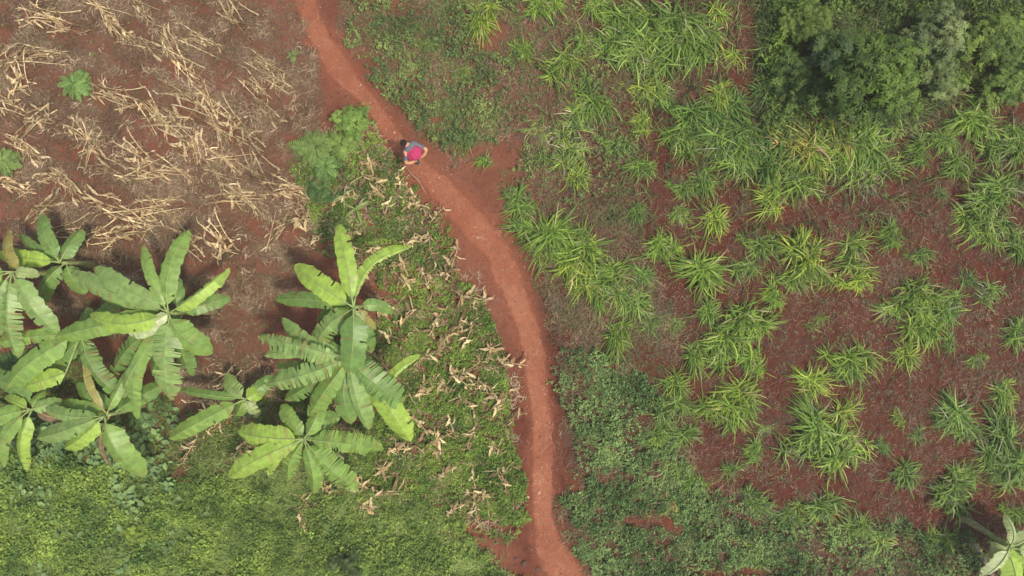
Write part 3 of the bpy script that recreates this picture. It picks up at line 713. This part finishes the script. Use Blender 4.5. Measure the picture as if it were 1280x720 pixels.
banana('lowest left banana plant half outside the frame with narrow drooping leaves', (38,512), 2.0, [
 ((4,584),17,'m',t(.2,zt=.7)), ((32,588),17,'b',t(.1,zt=.8,low=.1)), ((-25,536),20,'m',t(.2)), ((-15,506),12,'y',t(.2,low=.1)), ((5,497),12,'b',t(.1)), ((85,524),15,'n',t(.3,low=.2)), ((55,488),13,'m',t(.1,low=.1)), ((-20,470),22,'d',t(.4,low=.3)), ((78,500),14,'c',t(.3))])
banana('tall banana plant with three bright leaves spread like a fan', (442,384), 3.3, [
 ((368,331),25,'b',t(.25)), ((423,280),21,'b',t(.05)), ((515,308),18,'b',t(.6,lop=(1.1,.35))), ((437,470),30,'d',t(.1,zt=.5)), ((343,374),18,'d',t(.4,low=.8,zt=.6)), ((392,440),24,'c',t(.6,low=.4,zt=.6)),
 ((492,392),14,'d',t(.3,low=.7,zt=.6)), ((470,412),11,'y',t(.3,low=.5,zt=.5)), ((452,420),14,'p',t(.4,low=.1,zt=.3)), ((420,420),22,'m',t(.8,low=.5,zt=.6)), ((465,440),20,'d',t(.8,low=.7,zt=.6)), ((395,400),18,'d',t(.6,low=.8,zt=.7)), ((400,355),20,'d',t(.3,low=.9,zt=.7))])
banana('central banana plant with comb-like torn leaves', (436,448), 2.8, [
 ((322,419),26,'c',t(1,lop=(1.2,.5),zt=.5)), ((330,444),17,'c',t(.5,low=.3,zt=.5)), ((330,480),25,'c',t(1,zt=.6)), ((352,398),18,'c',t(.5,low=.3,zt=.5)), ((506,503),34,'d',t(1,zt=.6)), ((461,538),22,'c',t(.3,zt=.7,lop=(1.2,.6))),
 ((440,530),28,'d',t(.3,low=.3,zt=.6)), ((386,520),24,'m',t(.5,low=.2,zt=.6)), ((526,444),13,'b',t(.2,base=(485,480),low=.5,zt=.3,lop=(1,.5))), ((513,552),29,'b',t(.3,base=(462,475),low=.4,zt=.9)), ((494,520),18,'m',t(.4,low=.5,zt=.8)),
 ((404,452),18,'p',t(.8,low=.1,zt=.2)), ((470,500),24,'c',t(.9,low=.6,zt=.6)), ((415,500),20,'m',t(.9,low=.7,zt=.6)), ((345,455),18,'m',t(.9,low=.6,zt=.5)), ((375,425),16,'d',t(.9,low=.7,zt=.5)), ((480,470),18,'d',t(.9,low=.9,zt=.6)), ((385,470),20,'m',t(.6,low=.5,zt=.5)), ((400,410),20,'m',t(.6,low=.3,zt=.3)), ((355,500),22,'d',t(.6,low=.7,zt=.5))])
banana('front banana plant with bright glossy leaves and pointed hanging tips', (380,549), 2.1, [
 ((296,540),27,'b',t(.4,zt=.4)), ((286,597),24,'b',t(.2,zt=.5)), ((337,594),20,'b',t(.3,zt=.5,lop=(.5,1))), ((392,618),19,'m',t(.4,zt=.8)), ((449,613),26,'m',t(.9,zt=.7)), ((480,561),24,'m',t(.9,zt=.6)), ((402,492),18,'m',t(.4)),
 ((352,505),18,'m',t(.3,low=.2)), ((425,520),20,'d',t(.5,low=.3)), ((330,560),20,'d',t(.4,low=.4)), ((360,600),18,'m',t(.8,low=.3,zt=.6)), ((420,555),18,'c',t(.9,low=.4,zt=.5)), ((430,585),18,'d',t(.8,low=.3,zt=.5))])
banana('low banana sucker with one long leaf trailing left', (306,499), 1.4, [
 ((211,549),20,'m',t(.3)), ((222,486),10,'d',t(.2,low=.1,zt=.4)), ((281,468),18,'c',t(.3)), ((332,488),18,'b',t(.2)), ((322,522),14,'p',t(.7,zt=.3)), ((295,520),14,'m',t(.3)), ((345,470),16,'d',t(.3,low=.2))])
banana('pale crumpled banana plant in the lower right corner', (1262,684), 1.8, [
 ((1256,643),15,'p',t(.2,lop=(.9,.5))), ((1238,690),24,'p',t(.2)), ((1226,722),16,'w',t(.3,zt=.5)), ((1300,668),18,'p',t(.2)), ((1300,712),26,'b',t(.2,low=.2)), ((1268,745),24,'b',t(.2,low=.2)), ((1340,700),24,'p',t(.3)), ((1275,662),12,'w',t(.2))], lean=(-.35, .35))

# ------------------------------------------------------------ shrubs and tree
def palm_cluster(mb, c, nrm, R, col, r, k=8):
    n = np.array(nrm, float); n /= np.linalg.norm(n)
    a = np.cross(n, [.3, .9, .2]); a /= np.linalg.norm(a); b = np.cross(n, a)
    ph0 = r.uniform(0, 6.28)
    for i in range(k):
        ph = ph0 + i * 2 * PI / k + r.normal(0, .12); L = R * r.uniform(.75, 1.1)
        d = a * math.cos(ph) + b * math.sin(ph); s = np.cross(n, d)
        P = np.array([c + d * L * .12, c + d * L * .55 + n * L * .06, c + d * L - n * L * .22])
        mb.ribbon(P, np.array([.12, .36, .05]) * L, s, col * r.uniform(.85, 1.15))
def lump_bush(name, label, px, py, Rpx, hgt, ncl, leafR, colA, colB, lumps=9, seed=0, group=None, cat='shrub', trunk_r=.05, k=7, zsq=.7, ldist=.62):
    r = np.random.default_rng(seed + 900); R = Rpx * (H - hgt * .7) / F
    x, y = up(px, py, hgt * .7); g = float(gz(x, y)); root = empty(name, (x, y, g))
    L = []
    for i in range(lumps):
        a = i * 2.4 + r.normal(0, .3); d = R * ldist * math.sqrt((i + .3) / lumps) * 1.15
        L.append((np.array([math.cos(a) * d, math.sin(a) * d * r.uniform(.75, 1.0), hgt * (.88 - .45 * (d / R) ** 1.5) * r.uniform(.6, 1.1)]), R * r.uniform(.16, .34)))
    mb = MB(); colA = np.array(colA); colB = np.array(colB)
    tone = [r.random() ** 1.8 * 1.3 for _ in L]
    for i in range(ncl):
        j = r.integers(lumps); c, rr = L[j]
        v = r.normal(0, 1, 3); v[2] = abs(v[2]) * .9 + .05; v /= np.linalg.norm(v)
        p = c + v * rr * (r.uniform(.4, 1.1) if r.random() < .75 else r.uniform(1.0, 1.7)) * np.array([1, 1, zsq])
        f_ = np.clip(tone[j] * .7 + r.random() * .5, 0, 1)
        palm_cluster(mb, p, v * .7 + np.array([0, 0, .8]) + r.normal(0, .25, 3), leafR * r.uniform(.6, 1.2), colA * (1 - f_) + colB * f_, r, k)
    tag(root, label, cat, group)
    mb.build('crown', M_LEAF, root)
    tr = MB(); P0 = np.array([0, 0, -.05]); top = np.array([0, 0, hgt * .5])
    tr.tube(np.linspace(P0, top, 6), np.linspace(trunk_r, trunk_r * .6, 6), np.array([.16, .12, .09]), 8)
    for c, rr in L:
        st = P0 * .6 + top * .4 + (top - P0) * r.uniform(0, .5)
        P = np.array([st * (1 - q) + c * q + np.array([0, 0, -.15 * math.sin(q * PI)]) for q in np.linspace(0, 1, 6)])
        tr.tube(P, np.linspace(trunk_r * .5, trunk_r * .12, 6), np.array([.15, .12, .08]), 6)
    tr.build('trunk', M_STEM, root, smooth=True)
    return root
lump_bush('leafy_tree', 'dark leafy tree with palmate leaves in the upper right', 1095, 88, 72, 2.8, 1150, .19, (.018,.042,.012), (.115,.19,.03), 26, 1, None, 'tree', .09)
lump_bush('dark_shrub', 'low dark shrub in the shade left of the dark trees', 1000, 92, 42, 1.1, 420, .14, (.03,.065,.018), (.12,.19,.04), 12, 31)
lump_bush('leafy_tree', 'low dark crown below left of the largest tree', 1050, 118, 40, 1.7, 420, .17, (.022,.050,.014), (.11,.18,.035), 14, 22, None, 'tree', .05)
lump_bush('leafy_tree', 'small dark tree crown right behind the largest tree', 1048, 62, 36, 2.2, 420, .17, (.035,.07,.03), (.09,.15,.04), 12, 2, None, 'tree', .06)
lump_bush('grey_shrub', 'grey-green shrub between the dark tree and the yellow-green bush', 1178, 42, 44, 2.0, 480, .15, (.05,.085,.03), (.20,.25,.09), 14, 3)
lump_bush('yellow_green_shrub', 'bright yellow-green bush in the upper right corner', 1250, 45, 44, 1.4, 700, .13, (.04,.085,.018), (.20,.28,.045), 14, 4)
lump_bush('yellow_green_shrub', 'sunny yellow-green bush against the top edge left of the dark tree', 1010, 28, 42, 1.1, 640, .11, (.06,.11,.02), (.20,.27,.05), 12, 5)
lump_bush('yellow_green_shrub', 'low light green bush below the grey-green shrub', 1180, 95, 34, 1.1, 420, .12, (.08,.13,.04), (.24,.30,.10), 8, 6)
lump_bush('green_shrub', 'green shrub at right edge under the corner bush', 1262, 105, 36, 1.2, 420, .12, (.06,.11,.02), (.18,.26,.05), 8, 7)
lump_bush('bright_shrub', 'bright green bushy shrub beside the footpath upper left of the person', 440, 150, 27, 1.0, 380, .10, (.10,.19,.04), (.25,.37,.08), 12, 8)
lump_bush('dark_shrub', 'low dark shrub between the fern-leaved shrub and the green maize', 402, 240, 22, .5, 160, .10, (.05,.10,.03), (.13,.21,.06), 7, 9)
lump_bush('dark_shrub', 'dark low bush at the foot of the frame in the lower middle', 430, 705, 28, .7, 320, .09, (.035,.06,.02), (.08,.12,.04), 7, 11)
lump_bush('bright_shrub', 'bright low plant on the bottom edge left of centre', 455, 712, 14, .5, 150, .08, (.12,.20,.04), (.25,.36,.08), 5, 12)
lump_bush('bright_shrub', 'bright low plant among the weeds at lower left', 170, 665, 20, .35, 170, .09, (.12,.18,.03), (.27,.36,.06), 6, 13)

def feathery(label, px, py, Rpx, hgt, nf, col, seed, spread=None, leafW=.05):
    """fronds with paired leaflets"""
    r = np.random.default_rng(seed + 40); R = Rpx * (H - hgt) / F; x, y = up(px, py, hgt * .6)
    root = empty('feathery_shrub', (x, y, float(gz(x, y)))); tag(root, label, 'shrub'); col = np.array(col)
    mb = MB(); sm = MB()
    sm.tube(np.array([[0, 0, -.03], [.02, 0, hgt * .4], [0, .02, hgt * .8]]), np.array([.02, .015, .01]), np.array([.12, .14, .05]), 6)
    for i in range(nf):
        th = r.uniform(0, 2 * PI) if spread is None or r.random() > .55 else r.normal(spread, .35)
        L = R * r.uniform(.45, 1.0) * (1.3 if spread is not None and abs(((th - spread + PI) % (2 * PI)) - PI) < .5 else 1)
        z0 = hgt * r.uniform(.3, .95); e = r.uniform(.0, .6); s = 13
        p = np.array([0, 0, z0]); c = col * r.uniform(.7, 1.3)
        for k in range(s):
            d = np.array([math.cos(th) * math.cos(e), math.sin(th) * math.cos(e), math.sin(e)])
            p = p + d * L / s; e -= .08
            if k < 1: continue
            h = np.array([-math.sin(th), math.cos(th), 0])
            ll = L * .20 * math.sin(PI * (k + .6) / (s + 1))
            for sg in (-1, 1):
                dd = h * sg + d * .45
                P = np.array([p, p + dd * ll * .5 + [0, 0, .01], p + dd * ll - [0, 0, .02]])
                mb.ribbon(P, np.array([.35, 1, .1]) * leafW * .62, d, c * r.uniform(.85, 1.15))
    mb.build('foliage', M_LEAF, root); sm.build('stem', M_STEM, root)
feathery('feathery light green round shrub alone in the upper left stubble', 96, 106, 22, .5, 90, (.18,.29,.08), 1)
feathery('feathery light green shrub cut by the left edge of the frame', 6, 202, 21, .5, 90, (.22,.31,.09), 2)
feathery('fern-leaved green shrub with long fronds pointing left, left of the person', 398, 186, 30, .9, 75, (.20,.29,.08), 3, spread=PI * .98, leafW=.04)
feathery('green feathery shrub directly below the fern-leaved shrub', 408, 208, 24, .6, 60, (.17,.29,.08), 13, leafW=.045)
feathery('green feathery shrub between the fern-leaved shrub and the footpath', 427, 182, 24, .7, 60, (.21,.30,.07), 14, leafW=.045)
feathery('small feathery plant under the left banana plants', 18, 460, 30, .5, 50, (.09,.17,.05), 4)
feathery('small feathery plant between two banana crowns left of centre', 318, 512, 18, .4, 40, (.13,.20,.07), 5)
feathery('tiny green weed right of the stubble near the top of the path', 366, 70, 11, .2, 22, (.17,.22,.07), 6, leafW=.035)

def maize_seedling(label, px, py, s, col, seed):
    r = np.random.default_rng(seed); x, y = up(px, py, .3); root = empty('green_maize_plant', (x, y, float(gz(x, y)))); tag(root, label, 'maize plant')
    st = MB(); st.tube(np.array([[0, 0, -.02], [.01, 0, .3 * s], [.02, .01, .6 * s]]), np.array([.014, .011, .007]), np.array(col) * 1.1, 6); st.build('stalk', M_STEM, root)
    for i in range(6):
        th = i * 2.6 + r.normal(0, .3); e = .7; p = np.array([.01, 0, (.15 + .08 * i) * s]); P = [p]
        for k in range(7):
            p = p + .085 * s * np.array([math.cos(th) * math.cos(e), math.sin(th) * math.cos(e), math.sin(e)]); P.append(p); e -= .25
        b = MB(); b.ribbon(np.array(P), .055 * s * np.array([.5, .9, 1, 1, .9, .7, .4, .08]), np.array([-math.sin(th), math.cos(th), .1]), np.array(col) * r.uniform(.85, 1.2)); b.build('leaf', M_GRASS, root)
maize_seedling('light green young maize plant among dry stalks below the fern-leaved shrub', 446, 262, 1.0, (.26,.34,.12), 3)
maize_seedling('pale green young maize plant beside the dry maize left of the path', 430, 245, .8, (.30,.36,.16), 4)

# stones
def stone(label, px, py, s, seed):
    r = np.random.default_rng(seed); import bmesh
    bm = bmesh.new(); bmesh.ops.create_icosphere(bm, subdivisions=3, radius=1)
    for v in bm.verts:
        n = float(fbm(v.co.x * 1.6 + seed, v.co.y * 1.6 + v.co.z, seed, 3)) - .5
        v.co *= (1 + .55 * n); v.co.x *= 1.25; v.co.z *= .6
    me = bpy.data.meshes.new('stone'); bm.to_mesh(me); bm.free(); me.materials.append(M_STONE)
    o = bpy.data.objects.new('stone', me); COL.objects.link(o); x, y = up(px, py, 0)
    o.location = (x, y, float(gz(x, y)) + s * .22); o.scale = (s, s, s); o.rotation_euler = (0, 0, seed * 1.3)
    tag(o, label, 'stone', 'stones on the bare soil')
M_STONE = plain('stone', (.42, .22, .16), .9, 9, .3)
M_DARKSTONE = plain('dark_stone', (.06, .045, .045), .9, 9, .3)
# pebbles and crumbs of earth on and beside the path
def pebbles():
    n = 2600; k = rng.integers(0, len(PR), n); q = PR[k]
    px = q[:, 0] + rng.normal(0, 1, n) * q[:, 2] * .75; py = q[:, 1] + rng.normal(0, 10, n)
    x, y = up(px, py); z = gz(x, y) + .016; s_ = np.exp(rng.normal(-4.45, .45, n))
    O = np.array([[1, 0, 0], [0, 1, 0], [-1, 0, 0], [0, -1, 0], [0, 0, .7], [0, 0, -.4]])
    V = np.stack([x, y, z], 1)[:, None] + O[None] * s_[:, None, None] * rng.uniform(.6, 1.4, (n, 6, 3))
    f = np.array([[0, 1, 4, 4], [1, 2, 4, 4], [2, 3, 4, 4], [3, 0, 4, 4]])[:, :3]
    Q = (np.arange(n) * 6)[:, None, None] + f[None]
    T = np.where(rng.random((n, 1)) < .25, [[.36, .22, .15]], [[.17, .065, .04]]) * rng.uniform(.6, 1.3, (n, 1))
    tag(quick_mesh('pebbles', V.reshape(-1, 3), Q.reshape(-1, 3), np.repeat(T, 6, 0), M_STEM), 'crumbs of earth and small pebbles along the footpath', kind='stuff')
pebbles()
blade_cover('path_chips', 'few bits of straw trodden into the footpath', .012, [('allover', 1)], 291, .12, .012, (.16,.09,.06), (.38,.27,.18), M_DRY, box=(340,760,-40,760), k=2, flat=1, clump=.5, nopath=False)
stone('pale stone lying in the middle of the lower footpath', 674, 617, .055, 1)
stone('reddish stone at the left side of the path fork', 660, 622, .05, 2)
stone('small pale stone in the stubble under the round feathery shrub', 37, 204, .05, 6)
M_STONE = plain('dark_earthy_stone', (.10, .055, .04), .95, 9, .3)
stone('dark stone on the path edge near the bottom of the photo', 655, 704, .09, 8)
stone('dark stone below the other dark one at the path fork', 672, 712, .07, 9)
stone('small dark stone left of the path fork', 645, 698, .06, 10)

# fallen log near the lower right banana
lg = MB(); P = [up(1205, 668, .1), up(1218, 684, .1), up(1232, 706, .1), up(1240, 724, .1)]
P = np.array([[a, b, float(gz(a, b)) + .09] for a, b in P]); lg.tube(P, np.array([.07, .10, .09, .07]), np.array([.13, .10, .10]), 9)
o = lg.build('fallen_stem', M_STEM, smooth=True); tag(o, 'dark rotten banana stem lying left of the pale banana plant', 'log')
# long dry stick beside the person
lg = MB(); P = [up(505, 204, .05), up(513, 216, .05), up(524, 227, .05), up(533, 243, .05)]
P = np.array([[a, b, float(gz(a, b)) + .05] for a, b in P]); lg.tube(P, np.array([.016, .014, .013, .008]), np.array([.36, .25, .16]), 6)
o = lg.build('dry_stick', M_STEM); tag(o, 'long pale dry stick at the path edge below the person', 'stick')

# ------------------------------------------------------------ the person and the bundle
M_SKIN = plain('skin', (.50, .27, .15), .55, 30, .06); M_SHIRT = plain('grey_cloth', (.115, .115, .135), .9, 40, .15)
M_TROUSER = plain('dark_cloth', (.05, .045, .05), .9, 40, .15); M_HAIR = plain('hair', (.012, .010, .010), .8, 60, .2)
M_PINK = plain('magenta_cloth', (.36, .030, .095), .8, 12, .12); M_WHITE = plain('white_cloth', (.8, .78, .74), .8, 12, .05)
PX, PY = up(519, 195, 0.0); PG = float(gz(PX, PY))
person = empty('person', (PX, PY, PG)); tag(person, 'person in a grey top bending forward on the footpath, arms held back', 'person')
FW = np.array([-.72, .69, 0]); SD = np.array([.69, .72, 0]); UPV = np.array([0, 0, 1.])
def L_(f, s, z): return tuple(FW * f + SD * s + UPV * z)
def W_(px, py, z):
    x, y = up(px, py, z + PG); return (x - PX, y - PY, z)
def skin_obj(name, verts, edges, radii, mat, parent, levels=2):
    me = bpy.data.meshes.new(name); me.from_pydata(verts, edges, []); o = bpy.data.objects.new(name, me); COL.objects.link(o)
    m = o.modifiers.new('Skin', 'SKIN'); m.use_smooth_shade = True
    for i, r in enumerate(radii):
        sv = me.skin_vertices[0].data[i]; sv.radius = (r, r) if not isinstance(r, tuple) else r; sv.use_root = (i == 0)
    s = o.modifiers.new('Sub', 'SUBSURF'); s.levels = levels; s.render_levels = levels
    bpy.context.view_layer.update()
    dg = bpy.context.evaluated_depsgraph_get(); me2 = bpy.data.meshes.new_from_object(o.evaluated_get(dg)); me2.name = name
    bpy.data.objects.remove(o)
    me2.materials.clear(); me2.materials.append(mat)
    for p in me2.polygons: p.use_smooth = True
    q = bpy.data.objects.new(name, me2); COL.objects.link(q); q.parent = parent; return q
pel = W_(517, 190, .95); sp = W_(515, 187, 1.15); ch = W_(512.5, 184, 1.33); nk = W_(508.5, 181, 1.42); hd = W_(505, 179, 1.50); ht = W_(503.5, 178, 1.56)
shR = tuple(np.array(ch) + SD * .18 + UPV * .01); shL = tuple(np.array(ch) - SD * .18 + UPV * .01)
elR = W_(533.5, 187, 1.14); elL = W_(507, 203.5, 1.12)
wrR = W_(530, 194, 1.0); wrL = W_(514, 203.5, .98)
haR = W_(527, 196, .96); haL = W_(517, 202, .95)
hpR = tuple(np.array(pel) + SD * .10 - UPV * .05); hpL = tuple(np.array(pel) - SD * .10 - UPV * .05)
knR = L_(.24, .10, .52); knL = L_(-.02, -.10, .50); anR = L_(.20, .10, .09); anL = L_(-.33, -.10, .16); toR = L_(.38, .11, .04); toL = L_(-.20, -.11, .04)
V = [pel, sp, ch, nk, hd, ht, shR, elR, wrR, haR, shL, elL, wrL, haL, hpR, knR, anR, toR, hpL, knL, anL, toL]
E = [(0,1),(1,2),(2,3),(3,4),(4,5),(2,6),(6,7),(7,8),(8,9),(2,10),(10,11),(11,12),(12,13),(0,14),(14,15),(15,16),(16,17),(0,18),(18,19),(19,20),(20,21)]
Rr = [.13,.12,.13,.055,.088,.075,.06,.066,.055,.046,.06,.066,.055,.046,.09,.06,.042,.04,.09,.06,.042,.04]
for h, w, sg in ((9, 8, 1), (13, 12, -1)):
    hp = np.array(V[h]); dr = hp - np.array(V[w]); dr /= np.linalg.norm(dr); cr = np.cross(dr, UPV); cr /= np.linalg.norm(cr)
    for i, (o_, ln) in enumerate(((-.032, .062), (-.011, .074), (.011, .078), (.032, .068))):
        a = hp + cr * o_ + dr * .045; b = a + dr * ln * .55 - UPV * .012; c = b + dr * ln * .4 - UPV * .035
        k = len(V); V += [tuple(a), tuple(b), tuple(c)]; E += [(h, k), (k, k + 1), (k + 1, k + 2)]; Rr += [.0105, .0095, .0085]
    a = hp + cr * .038 * sg; b = a + cr * .03 * sg + dr * .03
    k = len(V); V += [tuple(b), tuple(b + dr * .03)]; E += [(h, k), (k, k + 1)]; Rr += [.011, .009]
body = skin_obj('body', V, E, Rr, M_SKIN, person)
shirt = skin_obj('shirt', [pel, sp, ch, tuple(np.array(nk) * .9 + np.array(ch) * .1), shR, tuple(np.array(shR) * .12 + np.array(elR) * .88), shL, tuple(np.array(shL) * .12 + np.array(elL) * .88)],
    [(0,1),(1,2),(2,3),(2,4),(4,5),(2,6),(6,7)], [.155,.15,.175,.09,.088,.066,.088,.066], M_SHIRT, person)
skin_obj('trousers', [pel, hpR, knR, tuple(np.array(anR) + UPV * .03), hpL, knL, tuple(np.array(anL) + UPV * .03)], [(0,1),(1,2),(2,3),(0,4),(4,5),(5,6)], [.15,.115,.082,.065,.115,.082,.065], M_TROUSER, person)
import bmesh
def blob(name, c, rad, mat, parent, seed=0, amp=.05, sub=4):
    bm = bmesh.new(); bmesh.ops.create_icosphere(bm, subdivisions=sub, radius=1)
    for v in bm.verts:
        n = float(fbm(v.co.x * 3 + seed + 9, v.co.y * 3 + v.co.z * 2 + 5, seed, 2)) - .5
        v.co *= 1 + amp * 2 * n; v.co.x *= rad[0]; v.co.y *= rad[1]; v.co.z *= rad[2]
    me = bpy.data.meshes.new(name); bm.to_mesh(me); bm.free(); me.materials.append(mat)
    for p in me.polygons: p.use_smooth = True
    o = bpy.data.objects.new(name, me); COL.objects.link(o); o.location = c
    if parent: o.parent = parent
    return o
hv = np.array(hd) * .4 + np.array(ht) * .6
hair = blob('hair', tuple(hv - FW * .012 + UPV * .02), (.105, .105, .10), M_HAIR, person, 3, .06)
# face: nose, eyes and ears on the head, looking along the path
blob('nose', tuple(hv + FW * .10 - UPV * .06), (.014, .014, .02), M_SKIN, person, 1, 0, 2)
for s in (-1, 1):
    blob('ear', tuple(hv + SD * .098 * s - UPV * .05), (.014, .014, .03), M_SKIN, person, 1, 0, 2)
    blob('eye', tuple(hv + FW * .088 + SD * .03 * s - UPV * .04), (.010, .010, .008), M_WHITE, person, 1, 0, 2)
blob('mouth', tuple(hv + FW * .092 - UPV * .10), (.02, .02, .006), plain('lip', (.30, .10, .08)), person, 1, 0, 2)
for a, b in ((anR, toR), (anL, toL)):
    skin_obj('shoe', [tuple(np.array(a) - UPV * .05), tuple(np.array(a) * .4 + np.array(b) * .6 - UPV * .005), b], [(0,1),(1,2)], [.052,.05,.042], M_TROUSER, person)
bx, by = up(516.3, 190.0, 1.2 + PG)
bundle = empty('bundle', (bx, by, 1.20 + PG)); tag(bundle, 'round magenta cloth bundle carried on the back of the person', 'bundle')
cb = blob('cloth', (0, 0, 0), (.285, .27, .20), M_PINK, bundle, 6, .12, 5)
kx, ky = up(510, 186, 1.36 + PG)
blob('knot', (kx - bx, ky - by, .15), (.032, .028, .025), M_WHITE, bundle, 2, .2, 3)

# ------------------------------------------------------------ light, world, camera
SUN_EL, SUN_AZ = 64, -28     # elevation; azimuth of the sun measured from +x (right) towards +y (up in the photo)
w = bpy.data.worlds.new('World'); S.world = w; w.use_nodes = True
nt = w.node_tree; bg = nt.nodes['Background']; sky = nt.nodes.new('ShaderNodeTexSky'); sky.sky_type = 'NISHITA'; sky.sun_disc = False
sky.sun_elevation = math.radians(SUN_EL); sky.sun_rotation = math.radians(90 - SUN_AZ); sky.dust_density = 4; sky.air_density = 1.2
nt.links.new(sky.outputs[0], bg.inputs[0]); bg.inputs[1].default_value = .14
ld = bpy.data.lights.new('sun', 'SUN'); ld.energy = 2.8; ld.angle = math.radians(6); ld.color = (1, .93, .80)
lo = bpy.data.objects.new('sun', ld); COL.objects.link(lo)
e, a = math.radians(SUN_EL), math.radians(SUN_AZ)
dv = Vector((math.cos(e) * math.cos(a), math.cos(e) * math.sin(a), math.sin(e)))
lo.rotation_euler = dv.to_track_quat('Z', 'Y').to_euler(); lo.location = dv * 30
cd = bpy.data.cameras.new('camera'); cam = bpy.data.objects.new('camera', cd); COL.objects.link(cam)
cam.location = (0, 0, H); cam.rotation_euler = (0, 0, 0); cd.lens = 36 * F / 1280; cd.sensor_width = 36; cd.clip_end = 2000
S.camera = cam
hz = bmesh.new(); bmesh.ops.create_cube(hz, size=1)
for v in hz.verts: v.co.x *= 1100; v.co.y *= 1100; v.co.z = -2.5 if v.co.z < 0 else 24.5
me = bpy.data.meshes.new('haze'); hz.to_mesh(me); hz.free()
ho = bpy.data.objects.new('haze', me); COL.objects.link(ho); tag(ho, 'thin milky haze', kind='stuff')
m, nt_, out_ = newmat('haze'); pv = nt_.nodes.new('ShaderNodeVolumePrincipled'); pv.inputs['Color'].default_value = (1, .90, .76, 1)
pv.inputs['Density'].default_value = .0016; pv.inputs['Anisotropy'].default_value = .2; nt_.links.new(pv.outputs[0], out_.inputs['Volume']); me.materials.append(m)
S.render.engine = 'CYCLES'; S.cycles.use_denoising = True
S.cycles.max_bounces = 6; S.cycles.diffuse_bounces = 3; S.cycles.transmission_bounces = 3; S.cycles.transparent_max_bounces = 4
S.view_settings.view_transform = 'Standard'; S.view_settings.look = 'None'; S.view_settings.exposure = .38; S.view_settings.gamma = 1; S.view_settings.use_curve_mapping = False

for o in S.objects:
    if len(str(o.get('label', '')).replace('-', ' ').split()) > 16: print('LONG', o.name, o['label'])
